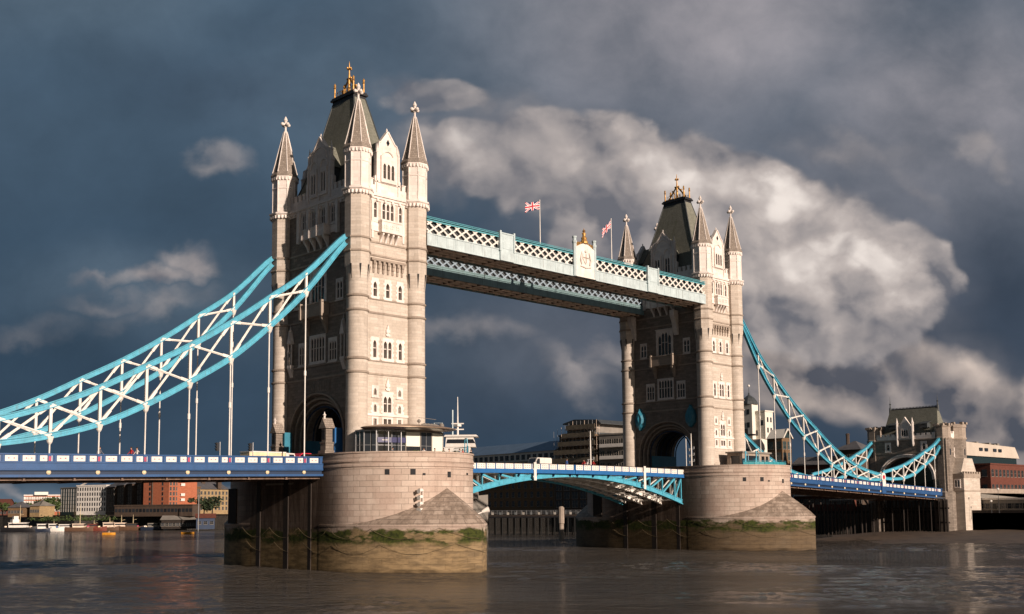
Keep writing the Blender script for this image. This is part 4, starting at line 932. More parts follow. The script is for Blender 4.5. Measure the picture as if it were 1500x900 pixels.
def chain(ox, sg, y, label, stations, tt, tb, deckz, s1, drops, grp, pin=True, s0=None):
    """ox: tower centre, sg: direction along the bridge"""
    s0 = s0 or tt[0][0]
    t = empty('suspension_chain', (ox+sg*s1, y, interp(tb, s1)), label, 'suspension chain', grp)
    n = 56; ss = [s0+(s1-s0)*k/n for k in range(n+1)]
    chord(t, [(ox+sg*s, interp(tt, s)+drops(s)) for s in ss], y, 'upper_chord'); chord(t, [(ox+sg*s, interp(tb, s)+drops(s)) for s in ss], y, 'lower_chord')
    for i, s in enumerate(stations):
        za, zb_ = interp(tt, s)+drops(s), interp(tb, s)+drops(s); x = ox+sg*s
        if za-zb_ > .9:
            b = MB(); b.bar((x, y, zb_), (x, y, za), .32, .32, up=(0, 1, 0)); b.build('vertical', white, t)
        if i+1 < len(stations):
            s2 = stations[i+1]; zc, zd = interp(tt, s2)+drops(s2), interp(tb, s2)+drops(s2); x2 = ox+sg*s2
            if zc-zd > .8:
                for p, q, dy in (((x, y, za), (x2, y, zd), .06), ((x, y, zb_), (x2, y, zc), -.06)):
                    b = MB(); P, Q_ = Vector(p)+Vector((0, dy, 0)), Vector(q)+Vector((0, dy, 0)); c = (P+Q_)/2
                    b.bar(P, Q_, .12, .26, up=(0, 0, 1)); b.bar(P+(c-P)*.02, P+(c-P)*.45, .32, .36); b.bar(Q_+(c-Q_)*.02, Q_+(c-Q_)*.45, .32, .36)
                    b.bar(P, Q_, .3, .07, up=(0, 0, 1)); b.build('diagonal', white, t)
        zdk = deckz(x)
        if zb_-zdk > .3:
            b = MB(); hh = zb_-zdk; b.tube([(x, y, zb_-.1), (x, y, zb_-.75), (x, y, zb_-1.0) if hh > 1.2 else (x, y, zb_-.8)], [.46, .28, .1], 8) if hh > 1 else None
            b.tube([(x, y, zdk-.3), (x, y, zb_-.2)], .085, 8)
            if hh > 6: b.tube([(x, y, zdk+hh*.48), (x, y, zdk+hh*.48+.1), (x, y, zdk+hh*.48+.7), (x, y, zdk+hh*.48+.8)], [.1, .16, .16, .1], 8)
            b.build('suspender_rod', white, t)
    if pin:
        b = MB(); x = ox+sg*s1; z = interp(tt, s1)-.45+drops(s1)
        b.lathe((0, 0, 0), [(1.05, -.42), (1.05, .42)], 20); b.v = [Vector((x+v.x, y+v.z, z+v.y)) for v in b.v]; b.build('joint_disc', white, t)
        b = MB(); b.lathe((0, 0, 0), [(.5, -.5), (.5, .5)], 16); b.v = [Vector((x+v.x, y+v.z, z+v.y)) for v in b.v]; b.build('joint_boss', red, t)
    return t
def deckL(x): return -.26+.0167*x if x > -60 else -1.262+.03*(x+60)
def deckR(x): return -.30-.0381*(x-93)
stL = [13.65+5.55*k for k in range(10)]
G1 = 'long suspension chains'; G2 = 'short suspension chains'
chain(0, -1, -TB, 'nearest teal trussed chain sweeping down left from the nearer tower', stL, TT, TBm, deckL, 65.2, lambda s: 0, G1)
chain(0, -1, TB, 'teal trussed chain at the left, behind the nearest one', stL, TT, TBm, deckL, 65.2, lambda s: 0, G1)
stR = [13.6+5.62*k for k in range(10)]; drR = lambda s: -.9*min(1, max(0, (s-8)/8))*1.0-.25*max(0, (s-30)/35)+.05*max(0, s-60)/5
chain(L, 1, -TB, 'teal trussed chain in front, sweeping down right from the farther tower', stR, TT, TBm, deckR, 65.2, drR, G1)
chain(L, 1, TB, 'teal trussed chain behind the farther tower, low at the right of its pier', stR, TT, TBm, deckR, 65.2, drR, G1)
# short chains up to the abutment tower (stations measured back from the abutment)
ST = [(0, 9.1), (3.3, 7.4), (9.3, 5.35), (15.2, 3.45), (21, 1.85), (27, .75), (32, .0)]
SB = [(0, 7.2), (3.3, 4.7), (9.3, 2.2), (15.2, .0), (21, -1.15), (27, -1.45), (32, -1.35)]
AX = 180.0
for y, lb in ((-TB, 'short teal chain in front, rising to the abutment tower at the right'), (TB, 'short teal chain behind, rising to the left corner of the abutment tower')):
    chain(AX-.5, -1, y, lb, [3.3+5.9*k for k in range(5)], ST, SB, deckR, 31.6, lambda s: 0, G2, pin=False)
AXL = -98.0
for y, lb in ((-TB, 'short teal chain rising left beyond the nearest long chain'), (TB, 'short teal chain rising left, on the downstream side')):
    chain(AXL, 1, y, lb, [3.3+5.9*k for k in range(5)], ST, [(a, c) for a, c in SB], deckL, 32, lambda s: .3, G2, pin=False)
# landward tie going down behind the abutment
b = MB(); sweep_box(b, [(188.5, 7.4), (203, -5.5)], -TB, .7, .8); tag(b.build('land_tie', teal), 'sloping teal tie running down landward behind the abutment tower', 'tie girder')

# ------------------------------------------------------------------ approach decks
def deck(x0, x1, dz, name, label, stations, pan, near_only=False):
    t = empty(name, ((x0+x1)/2, 0, dz((x0+x1)/2)-1), label, 'bridge deck')
    n = max(2, int(abs(x1-x0)/6)); xs = [x0+(x1-x0)*k/n for k in range(n+1)]
    def strip(nm, y0, y1, z0, z1, m):
        b = MB(); b.loft([[(x, y0, dz(x)+z0), (x, y1, dz(x)+z0), (x, y1, dz(x)+z1), (x, y0, dz(x)+z1)] for x in xs], 0); return b.build(nm, m, t)
    strip('roadway', -6.2, 6.2, -1.5, -.96, asphalt); strip('footway', -9.1, -6.2, -1.5, -.84, concrete); strip('footway', 6.2, 9.1, -1.5, -.84, concrete)
    b = MB()
    for k in range(int((x1-x0)/6)):
        xx = x0+6*k+1; b.face([(xx, -.06, dz(xx)-.955), (xx+3, -.06, dz(xx+3)-.955), (xx+3, .06, dz(xx+3)-.955), (xx, .06, dz(xx)-.955)])
    b.build('lane_marking', white, t)
    for sg in (-1, 1):
        y = sg*9.3
        def st(nm, a, c, z0, z1, m): return strip(nm, *sorted((sg*a, sg*c)), z0, z1, m)
        st('parapet_rail', 9.08, 9.36, -.13, 0, blue); st('parapet_backing', 9.14, 9.25, -.93, -.13, blue)
        st('upper_fascia', 8.95, 9.42, -1.86, -.93, blue); st('fascia_moulding', 9.42, 9.5, -1.05, -.93, blue); st('fascia_moulding', 9.42, 9.47, -1.72, -1.62, blue)
        st('girder_web', 8.9, 9.1, -2.32, -1.86, bluedk); st('girder_flange', 8.9, 9.45, -2.6, -2.32, blue)
        # panels
        prev = None; sp = pan; m = int((x1-x0)/sp)
        for k in range(m):
            xc = x0+sp*(k+.5); z = dz(xc); b = MB(); hw = sp/2-.26
            ya, yb = sorted((sg*9.25, sg*9.3)); s_ = dz(xc+hw)-dz(xc-hw)
            def hx(xa, xb, za, zb, yo, m_=0):
                y1, y2 = sorted((sg*9.25, sg*yo)); b.hexa([(xa, y1, dz(xa)+za), (xb, y1, dz(xb)+za), (xb, y2, dz(xb)+za), (xa, y2, dz(xa)+za), (xa, y1, dz(xa)+zb), (xb, y1, dz(xb)+zb), (xb, y2, dz(xb)+zb), (xa, y2, dz(xa)+zb)], m_)
            hx(xc-hw, xc+hw, -.84, -.22, 9.285)
            for q in (-.42*hw, .42*hw): hx(xc+q-.06, xc+q+.06, -.58, -.46, 9.31, 1); hx(xc+q-.24, xc+q-.12, -.57, -.49, 9.305, 2); hx(xc+q+.12, xc+q+.24, -.57, -.49, 9.305, 2)
            b.build('parapet_panel', [white, redst, palebl], t)
        for k in range(m+1): b = MB(); xc = x0+sp*k; b.box(xc-.07, xc+.07, *sorted((sg*9.2, sg*9.36)), dz(xc)-.93, dz(xc)-.1); b.build('parapet_post', blue, t)
        for xc in stations:
            z = dz(xc); b = MB(); b.box(xc-.2, xc+.2, *sorted((sg*9.25, sg*9.44)), z-.93, z+.02, 0); b.box(xc-.13, xc+.13, *sorted((sg*9.44, sg*9.475)), z-.82, z-.3, 1); b.build('shield_post', [blue, redst], t)
            b = MB(); b.lathe((0, 0, 0), [(.22, 0), (.26, .12), (.1, .2)], 10); b.v = [Vector((xc+v.x, sg*(9.1+v.z*1.5), z-2.08+v.y)) for v in b.v]; b.build('boss', cream, t)
    strip('soffit', -8.9, 8.9, -2.0, -1.9, brown)
    for k in range(int((x1-x0)/1.85)):
        xc = x0+.6+1.85*k; big = k % 3 == 0; z = dz(xc); b = MB(); b.box(xc-.12, xc+.12, -8.95, 8.95, z-(2.95 if big else 2.45), z-2.0); b.box(xc-.22, xc+.22, -8.95, 8.95, z-(3.0 if big else 2.5), z-(2.95 if big else 2.45)); b.build('cross_girder', beam, t)
    for y in (-8.45, 8.45): strip('edge_beam', y-.2, y+.2, -2.95, -2.6, beam)
    for y in (-7.2, -4.8, -2.4, 0, 2.4, 4.8, 7.2): strip('stringer', y-.1, y+.1, -2.75, -2.0, brown)
    return t
dL = deck(-100, -10.75, deckL, 'approach_deck', 'left approach span deck with royal blue parapet and white panels', [-(13.65+5.55*k) for k in range(10)], 1.85)
dR = deck(93.05, AX+.3, deckR, 'approach_deck', 'right approach span deck sloping down from the farther pier to the abutment', [L+13.6+5.62*k for k in range(10)]+[AX-.5-3.3-5.9*k for k in range(5)], 1.87)
# pier-top roadway between deck ends and through the towers
for cx, nm in ((0, 'nearer'), (L, 'farther')):
    b = MB(); b.box(cx-10.7, cx+10.7, -4.6, 4.6, -1.35, ROADZ+.05); tag(b.build('road', asphalt), kind='structure')
# joint pedestal at the low point of the right chains
for x, y, lb in ((L+65.2, -TB, 'blue and white pedestal under the low joint of the right front chain'), (L+65.2, TB, 'blue and white pedestal under the low joint of the right rear chain'), (-65.2, -TB, 'blue and white pedestal under the low joint of the left front chain')):
    dz = deckR if x > 0 else deckL; z = dz(x); t = empty('joint_pedestal', (x, y, z-1), lb, 'pedestal', 'pedestals under the chain joints'); s = 1 if y > 0 else -1
    b = MB(); b.box(x-1.0, x+1.0, *sorted((y-s*.3, y+s*.42)), z-2.6, z+.1); b.build('base', blue, t); b = MB(); b.box(x-.75, x+.75, *sorted((y+s*.42, y+s*.52)), z-.9, z+.55); b.box(x-.8, x+.8, *sorted((y-s*.3, y+s*.42)), z+.1, z+.6); b.build('panel', white, t)

# ------------------------------------------------------------------ bascule leaves
MIDX = 41.15
def topz(x): return -.32-.28*((x-MIDX)/30.5)**2
def botz(x): return -2.45-4.7*((abs(x-MIDX))/30.5)**1.9
def leaf_(sg, label):
    xe = MIDX+sg*30.6; t = empty('bascule_leaf', (xe, 0, -1.5), label, 'bascule leaf', 'opening leaves of the bridge')
    xa, xb = MIDX+sg*.06, xe; n = 14; xs = [xa+(xb-xa)*k/n for k in range(n+1)]
    def strip(nm, y0, y1, f0, f1, m, par=None):
        b = MB(); b.loft([[(x, y0, f0(x)), (x, y1, f0(x)), (x, y1, f1(x)), (x, y0, f1(x))] for x in xs]); return b.build(nm, m, par or t)
    T = lambda d: (lambda x: topz(x)+d)
    B = lambda d: (lambda x: botz(x)+d)
    strip('roadway', -5, 5, T(-1.4), T(-.95), asphalt); strip('footway', -7.6, -5, T(-1.4), T(-.85), concrete); strip('footway', 5, 7.6, T(-1.4), T(-.85), concrete)
    for s in (-1, 1):
        A = lambda a, c: sorted((s*a, s*c))
        strip('handrail', *A(7.62, 7.86), T(-.08), T(.0), browndk); strip('parapet_backing', *A(7.68, 7.74), T(-.95), T(-.1), blue2); strip('fascia', *A(7.4, 7.95), T(-1.6), T(-.95), blue2)
        m = 15; sp = 30.4/m
        for k in range(m):
            c = MIDX+sg*(.2+sp*(k+.5)); z = topz(c); b = MB(); b.box(c-sp/2+.1, c+sp/2-.1, *A(7.74, 7.79), z-.93, z-.1)
            for q in (-.5, 0, .5):
                for zz in (-.68, -.35): b.box(c+q-.07, c+q+.07, *A(7.79, 7.81), z+zz-.05, z+zz+.05, 1)
            b.build('parapet_panel', [white, redst], t)
        for k in range(m+1): b = MB(); c = MIDX+sg*(.2+sp*k); b.box(c-.06, c+.06, *A(7.7, 7.86), topz(c)-.95, topz(c)-.02); b.build('parapet_post', blue2, t)
        for k in range(0, m+1, 2):
            c = MIDX+sg*(.9+sp*k); b = MB(); z = topz(c)
            if abs(c-MIDX) < 29.8:
                b.prism([(0, z-1.6), (.5, z-1.6), (0, z-2.2)], lambda p, q, d, c=c: (c+d, s*(7.45+p), q), -.1, .1); b.build('bracket', bluedk, t)
    for gi, y in enumerate((-7.2, -2.4, 2.4, 7.2)):
        m_ = teal if abs(y) > 5 else white; g = empty_part = None
        b = MB()
        b.loft([[(x, y-.3, botz(x)), (x, y+.3, botz(x)), (x, y+.3, botz(x)+.14), (x, y-.3, botz(x)+.14)] for x in xs])
        b.loft([[(x, y-.1, botz(x)+.1), (x, y+.1, botz(x)+.1), (x, y+.1, min(botz(x)+.85, topz(x)-1.35)), (x, y-.1, min(botz(x)+.85, topz(x)-1.35))] for x in xs])
        b.loft([[(x, y-.22, min(botz(x)+.8, topz(x)-1.42)), (x, y+.22, min(botz(x)+.8, topz(x)-1.42)), (x, y+.22, min(botz(x)+.9, topz(x)-1.36)), (x, y-.22, min(botz(x)+.9, topz(x)-1.36))] for x in xs])
        gg = b.build('arch_girder', m_, t)
        b = MB(); b.box(*sorted((xa, xb)), y-.24, y+.24, -1.99, -1.75); b.build('top_chord', m_, t)
        st = [MIDX+sg*(2.35+3.7*k) for k in range(8)]+[MIDX+sg*30.2]
        for k, x in enumerate(st):
            if topz(x)-1.6-botz(x) > 1.2:
                b = MB(); b.bar((x, y, botz(x)+.2), (x, y, topz(x)-1.5), .2, .34, up=(0, 1, 0)); b.build('girder_post', m_, t)
            if k+1 < len(st) and topz(x)-1.6-botz(x) > .95:
                x2 = st[k+1]; b = MB(); b.bar((x, y, botz(x)+.55), (x2, y, topz(x2)-1.8), .3, .3); b.build('girder_brace', m_, t)
    for k in range(13):
        x = MIDX+sg*(1.5+2.35*k); z = botz(x); b = MB(); b.box(x-.06, x+.06, -7.1, 7.1, z+.5, z+.75); b.build('cross_frame', white, t)
    for yy in (-4.8, 0, 4.8):
        b = MB()
        for k in range(12):
            x = MIDX+sg*(1.5+2.35*k); x2 = x+sg*2.35; b.bar((x, yy-2.2, botz(x)+.3), (x2, yy+2.2, botz(x2)+.3), .12, .12); b.bar((x, yy+2.2, botz(x)+.34), (x2, yy-2.2, botz(x2)+.34), .12, .12)
        b.build('wind_bracing', white, t)
    for y in (-6.3, 6.3):
        b = MB(); b.loft([[(x, y-.12, botz(x)+.3), (x, y+.12, botz(x)+.3), (x, y+.12, min(botz(x)+.7, topz(x)-1.5)), (x, y-.12, min(botz(x)+.7, topz(x)-1.5))] for x in xs]); b.build('inner_chord', white, t)
        for k, x in enumerate(st):
            if topz(x)-1.6-botz(x) > 1.2: b = MB(); b.bar((x, y, botz(x)+.4), (x, y, topz(x)-1.6), .22, .34, up=(0, 1, 0)); b.build('inner_post', white, t)
            if k+1 < len(st) and topz(x)-1.6-botz(x) > .95: x2 = st[k+1]; b = MB(); b.bar((x, y, botz(x)+.55), (x2, y, topz(x2)-1.8), .22, .24); b.build('inner_brace', white, t)
    strip('deck_underside', -7.3, 7.3, T(-1.75), T(-1.5), white)
    return t
leaf_(-1, 'opening bridge leaf hinged at the nearer pier, teal arched truss under white panels')
leaf_(1, 'opening bridge leaf hinged at the farther pier, pale girders seen from below')
# tide boards, masts, lights
for x, lb in ((31.3, 'white vertical board hung on the nearer bascule leaf'), (59.6, 'white vertical board hung on the farther bascule leaf')):
    b = MB(); z = botz(x); b.box(x-.28, x+.28, -8.12, -7.98, z-.1, topz(x)+.15); b.box(x-.36, x+.36, -8.0, -7.93, z+.4, z+.6); b.box(x-.36, x+.36, -8.0, -7.93, -1.4, -1.2); tag(b.build('clearance_board', white), lb, 'board', 'white boards on the bascule leaves')
def signal_mast(x, y, z0, h, label, n=3):
    t = empty('signal_mast', (x, y, z0), label, 'mast', 'thin masts beside the roadway')
    b = MB(); b.tube([(x, y, z0), (x, y, z0+h*.6), (x, y, z0+h)], [.14, .11, .07], 8); b.build('pole', white, t)
    for k in range(n):
        z = z0+h*.28+k*h*.16; b = MB(); b.box(x-.9, x+.9, y-.04, y+.04, z, z+.08); b.box(x+.6, x+.85, y-.12, y+.12, z+.08, z+.5); b.box(x-.85, x-.6, y-.12, y+.12, z-.4, z); b.build('signal_arm', steel, t)
signal_mast(46.6, -6.6, -1.3, 6.9, 'thin white mast with a teal ladder on the bascule beside the pedestrians', 1)
signal_mast(74.5, -7.6, -1.15, 7.4, 'thin white mast with small platforms in front of the farther road arch', 3)
# ------------------------------------------------------------------ abutment tower, right
def make_abut():
    t = empty('abutment_tower', (AX+5, 0, -9.9), 'low battlemented stone gate tower with a steep hipped roof at the right hand bridge end', 'gate tower')
    F = lambda s, z, o: (AX-o, s, z); SF = lambda s, z, o: (s, -10.7-o, z)
    Hs = [window(F, (c-.85, c+.85, 6.3, 8.8), [(c, .42, 6.7, 8.4)], t, gl=glassdk, transom=True) for c in (-4.9, 4.9)]
    Hs2 = [window(SF, (184.6, 185.9, 4.6, 7.0), [(185.25, .32, 5.0, 6.6)], t, gl=glassdk)]
    b = MB(); poly = [(-10.6, -16), (-7.0, -16), (-7.0, -4)]+[(-7.0*math.cos(math.pi*k/20), -1.2+6.1*math.sin(math.pi*k/20)**.85) for k in range(21)]+[(7.0, -4), (7.0, -16), (10.6, -16), (10.6, 9.4), (-10.6, 9.4)]
    # front wall as two side piers plus holed upper wall
    def archz(s): return -1.2+6.1*max(0, 1-(s/7.0)**2)**.44 if abs(s) < 7 else None
    wall(b, F, -10.6, 10.6, 5.6, 9.4, Hs, 0, .6)
    low = [(-10.6, -16), (-7.0, -16)]+[(-7.0*math.cos(math.pi*k/20), -1.2+6.1*math.sin(math.pi*k/20)**.88) for k in range(21)]+[(7.0, -16), (10.6, -16), (10.6, 5.6), (-10.6, 5.6)]
    b.prism(low, lambda p, q, d: (d, p, q), AX+.003, AX+2.2)
    wall(b, SF, AX, 191, -16, 9.4, Hs2); b.face([(AX, 10.7, -16), (191, 10.7, -16), (191, 10.7, 9.4), (AX, 10.7, 9.4)]); b.prism(low, lambda p, q, d: (d, p, q), 188.8, 191)
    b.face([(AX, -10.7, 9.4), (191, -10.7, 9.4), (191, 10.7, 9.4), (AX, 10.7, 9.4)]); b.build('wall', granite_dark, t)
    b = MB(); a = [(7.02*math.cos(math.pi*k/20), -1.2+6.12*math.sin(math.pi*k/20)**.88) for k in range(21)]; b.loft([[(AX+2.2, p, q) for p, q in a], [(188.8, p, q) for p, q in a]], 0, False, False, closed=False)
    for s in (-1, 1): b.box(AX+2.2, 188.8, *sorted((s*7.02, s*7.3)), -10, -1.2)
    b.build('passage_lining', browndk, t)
    for r, o in ((7.5, .25), (7.05, .12)):
        b = MB(); b.tube([(AX-o, r*math.cos(math.pi*k/22), -1.2+(r-.9)*math.sin(math.pi*k/22)**.88) for k in range(23)], .24, 6); b.build('arch_moulding', portland, t)
    b = MB()
    for z, o in ((5.9, .1), (9.3, .22)): b.box(AX-o, AX-.005, -8.4, 8.4, z-.14, z+.14); b.box(AX+.5, 190.5, -10.7-o, -10.705, z-.14, z+.14)
    b.build('string_course', trimst, t)
    b = MB(); fbox(b, F, -8, 8, 9.4, 10.4, -.5, .12)
    for k in range(12):
        s = -7.6+1.38*k; fbox(b, F, s-.42, s+.42, 10.4, 10.95, -.5, .12)
    fbox(b, SF, AX+1, 190.5, 9.4, 10.6, -.5, .1)
    for k in range(6): s = AX+1.4+1.6*k; fbox(b, SF, s-.45, s+.45, 10.6, 11.2, -.5, .1)
    b.build('parapet', portland, t)
    ph = math.pi/8
    for x, y, r, top in ((AX+1.6, -9.3, 1.9, 13.1), (AX+1.6, 9.3, 1.9, 13.1), (187.6, -9.6, 2.9, 13.6), (187.6, 9.6, 2.9, 13.6)):
        b = MB(); b.lathe((x, y, 0), [(r+.5, -16), (r+.5, -4.6), (r, -4.2), (r, 9.2)], 8, 0, ph); tu = b.build('corner_turret', granite_dark, t)
        b = MB(); b.lathe((x, y, 0), [(r, 9.0), (r+.25, 9.3), (r+.25, 9.5), (r+.05, 9.7), (r+.05, 12.2), (r+.25, 12.3), (r+.22, top-.5), (r-.25, top-.5)], 8, 0, ph)
        for k in range(8):
            a = ph+math.pi/4*(k+.5); aa = ph+math.pi/4*k
            for q in (aa,): cx_, cy_ = x+(r+.02)*math.cos(q), y+(r+.02)*math.sin(q); b.box(cx_-.42, cx_+.42, cy_-.42, cy_+.42, top-.55, top)
        b.build('turret_battlement', trimst, tu)
        for a in (math.pi, -math.pi/2):
            b = MB(); c_, s_ = math.cos(a), math.sin(a); ap = r*math.cos(math.pi/8); px, py = x+c_*(ap+.01), y+s_*(ap+.01); b.box(px-.3*abs(s_)-.05*abs(c_), px+.3*abs(s_)+.05*abs(c_), py-.3*abs(c_)-.05*abs(s_), py+.3*abs(c_)+.05*abs(s_), 5.0, 6.6); b.build('slit_window', glassdk, tu)
    # lower buttress block by the river
    b = MB(); b.box(183, 193, -13.6, -10.2, -16, .2); b.prism([(183.05, .2), (192.95, .2), (190.5, 4.2), (185.5, 4.2)], lambda p, q, d: (p, d, q), -12.9, -10.3); b.build('buttress_block', granite, t)
    b = MB(); b.box(182.85, 193.15, -13.75, -10.2, -.9, .2); b.box(182.9, 193.1, -13.7, -10.2, -4.4, -4.1)
    for k in range(7): b.box(183+1.55*k, 183.8+1.55*k, -13.75, -13.3, .2, .7)
    b.build('block_coping', trimst, t)
    for x in (185.2,): window(lambda s, z, o: (183-o, s, z), (-12.7, -11.2, -3.4, -1.2), [(-12.3, .26, -3.2, -1.5), (-11.6, .26, -3.2, -1.5)], t, gl=glassdk, D=.02, proud=.2, pointed=False)
    # hipped roof, slightly flared
    b = MB(); rr = []
    for f in (0, .15, .35, .6, .85, 1):
        g = f**.8; rr.append([(182.0+3.3*g, -7.9+(1.4)*g, 10.2+7.6*f), (189.2-3.3*g, -7.9+1.4*g, 10.2+7.6*f), (189.2-3.3*g, 7.9-1.4*g, 10.2+7.6*f), (182.0+3.3*g, 7.9-1.4*g, 10.2+7.6*f)])
    b.loft(rr); rf = b.build('roof', slate, t)
    b = MB(); b.box(185.4, 185.8, -6.6, 6.6, 17.7, 18.1)
    for k in range(33): b.box(185.57, 185.63, -6.5+.4*k, -6.3+.4*k, 18.1, 18.4)
    b.build('ridge_crest', black, rf)
    for y in (-6.55, 6.55):
        b = MB(); b.lathe((185.6, y, 0), [(.4, 16.9), (.34, 18.4), (.2, 18.6), (.14, 19.3), (.3, 19.5), (.1, 19.7), (.06, 20.5), (.02, 21.6)], 8); b.build('roof_finial', lead, rf)
    for y in (-4.3, 4.3):
        b = MB(); b.box(181.6, 184.2, y-1.0, y+1.0, 12.4, 13.5, 0); b.prism([(181.2, 13.5), (184.6, 14.4), (184.6, 14.3), (181.2, 13.35)], lambda p, q, d: (p, d, q), y-1.2, y+1.2); b.build('dormer', lead, rf)
    b = MB(); b.prism([(-1.75, 9.4), (-1.75, 12.6), (0, 15.4), (1.75, 12.6), (1.75, 9.4)], F, -.6, .15)
    b.build('gable', portland, t); window(F, (-1.0, 1.0, 10.0, 12.4), [(-.62, .25, 10.3, 12.0), (0, .25, 10.3, 12.0), (.62, .25, 10.3, 12.0)], t, gl=glassdk, D=.17, proud=.36)
    for y in (-2.1, 2.1):
        b = MB(); b.lathe((AX-.15, y, 0), [(.1, 7.6), (.34, 8.2), (.34, 13.6), (.46, 13.7), (.3, 13.9), (.03, 15.2)], 6); b.build('gable_pinnacle', portland, t)
    return t
make_abut()
# ------------------------------------------------------------------ glass pavilion on the near pier
def railing(pts, h, par, m, gap=.9, rails=3, glassm_=None):
    b = MB()
    for i in range(len(pts)-1):
        p, q = Vector(pts[i]), Vector(pts[i+1]); l = (q-p).length; n = max(1, round(l/gap))
        for k in range(n+1): c = p+(q-p)*k/n; b.tube([c, c+Vector((0, 0, h))], .03, 5)
        for r in range(rails): z = Vector((0, 0, h*(r+1)/rails)); b.tube([p+z, q+z], .025 if r < rails-1 else .04, 5)
    return b.build('railing', m, par)
def pavilion():
    t = empty('pavilion', (1, -14, ROADZ), 'glazed pavilion with a thin oval bronze roof on the nearer pier', 'pavilion')
    z0, z1 = ROADZ, 3.15
    W = [(-6.9, -11.4), (-6.6, -12.8), (-5.2, -13.9), (-3.4, -14.7), (-1.3, -15.1), (1.0, -15.5), (3.0, -15.5), (5.6, -14.9), (6.1, -13.2), (6.0, -11.2)]
    b = MB(); b.face([(x, y, z1+.02) for x, y in W]); b.build('ceiling', concrete, t)
    kinds = ['g', 'g', 'g', 'g', 'w', 'd', 'w', 'g', 'g']
    for i, k in enumerate(kinds):
        (xa, ya), (xb, yb) = W[i], W[i+1]
        b = MB(); b.bar((xa, ya, z0), (xa, ya, z1), .16, .16, up=(0, 1, 0)); b.bar((xa, ya, z1-.1), (xb, yb, z1-.1), .14, .2); b.build('frame', steel if k == 'g' else concrete, t)
        p, q = Vector((xa, ya, 0)), Vector((xb, yb, 0)); d = (q-p); nrm = Vector((d.y, -d.x, 0)).normalized()
        zb = 1.0 if k == 'w' and i == 4 else (.3 if k == 'w' else z0)
        b = MB(); b.face([p+Vector((0, 0, z0)), q+Vector((0, 0, z0)), q+Vector((0, 0, z1-.2)), p+Vector((0, 0, z1-.2))]); b.build('glazing', glassdk, t)
        if k == 'w': b = MB(); P = p+d*.04+nrm*.04; Q_ = q-d*.04+nrm*.04; b.face([P+Vector((0, 0, zb)), Q_+Vector((0, 0, zb)), Q_+Vector((0, 0, z1-.22)), P+Vector((0, 0, z1-.22))]); b.build('blind', blind, t)
        if k == 'd' or k == 'g':
            b = MB(); c = (p+q)/2+nrm*.03; b.bar(c+Vector((0, 0, z0)), c+Vector((0, 0, z1-.2)), .07, .07, up=(0, 1, 0)); b.bar(p+nrm*.03+Vector((0, 0, .2)), q+nrm*.03+Vector((0, 0, .2)), .05, .05); b.bar(p+nrm*.03+Vector((0, 0, 1.1)), q+nrm*.03+Vector((0, 0, 1.1)), .05, .05); b.build('glazing_bar', steel, t)
        if i in (2, 3):
            b = MB(); P = p+nrm*.08; Q_ = q+nrm*.08; b.hexa([P+Vector((0, 0, 1.45)), Q_+Vector((0, 0, 1.45)), Q_+nrm*.08+Vector((0, 0, 1.45)), P+nrm*.08+Vector((0, 0, 1.45)), P+Vector((0, 0, 2.15)), Q_+Vector((0, 0, 2.15)), Q_+nrm*.08+Vector((0, 0, 2.15)), P+nrm*.08+Vector((0, 0, 2.15))]); sg = b.build('sign_band', signblue, t)
            if i == 2:
                b = MB()
                for j in range(7): u = .32+.06*j; c = P+d*u+nrm*.09; e = P+d*(u+.035)+nrm*.09; b.face([c+Vector((0, 0, 1.72)), e+Vector((0, 0, 1.72)), e+Vector((0, 0, 1.72+.14)), c+Vector((0, 0, 1.72+.14))])
                b.build('sign_marks', white, sg)
    # free standing canopy posts
    for x, y in ((-5.9, -14.6), (-4.4, -15.3), (-2.7, -15.9)):
        b = MB(); b.tube([(x, y, z0), (x, y, 3.1)], .07, 8); b.tube([(x, y, 3.1), (x-.6, y-.1, 3.2)], .05, 6); b.tube([(x, y, 3.1), (x+.6, y+.1, 3.2)], .05, 6); b.build('canopy_post', steel, t)
    b = MB(); rr = []
    ca, sa = math.cos(R_(-9)), math.sin(R_(-9))
    for f, z in ((.0, 3.2), (.7, 3.2), (.93, 3.3), (1.0, 3.42), (1.0, 3.5), (.94, 3.62), (.7, 3.86), (.35, 3.98), (.001, 4.0)):
        ring = []
        for k in range(48):
            a = 2*math.pi*k/48; x, y = 7.2*f*math.cos(a), 4.2*f*math.sin(a); ring.append((-.05+x*ca-y*sa, -14.4+x*sa+y*ca, z))
        rr.append(ring)
    b.loft(rr[1:], 0, True, False); weld(b.build('oval_roof', canopym, t), 30)
    b = MB()
    for k in range(14): x = 1.6+.25*k; b.ico((x, -15.2+.05*k, 4.05), .2+.08*(k % 3), 0, 1, 1, .8, 6)
    b.tube([(1.5, -14.6, 4.0), (1.5, -14.6, 4.9)], .04); b.ico((1.5, -14.6, 4.6), .26); b.ico((5.3, -15.0, 4.1), .36); b.tube([(1.5, -14.5, 5.1), (4.6, -14.6, 4.95)], .03); b.build('roof_equipment', concrete, t)
    return t
pavilion()
t = empty('terrace_railing', (8, -17, ROADZ), 'teal railing and ladder frame at the right edge of the nearer pier top', 'railing')
railing([(7.1, -18.3, 0), (8.8, -16.7, 0), (9.9, -14.6, 0), (10.3, -12, 0)], 1.2, t, tealdk, .5, 3)
b = MB(); b.bar((8.8, -16.7, 0), (9.0, -16.2, 2.4), .1, .1); b.bar((9.9, -14.6, 0), (9.2, -15.6, 2.4), .1, .1); b.bar((9.0, -16.2, 2.4), (9.2, -15.6, 2.4), .1, .1); b.build('ladder_frame', teal, t)
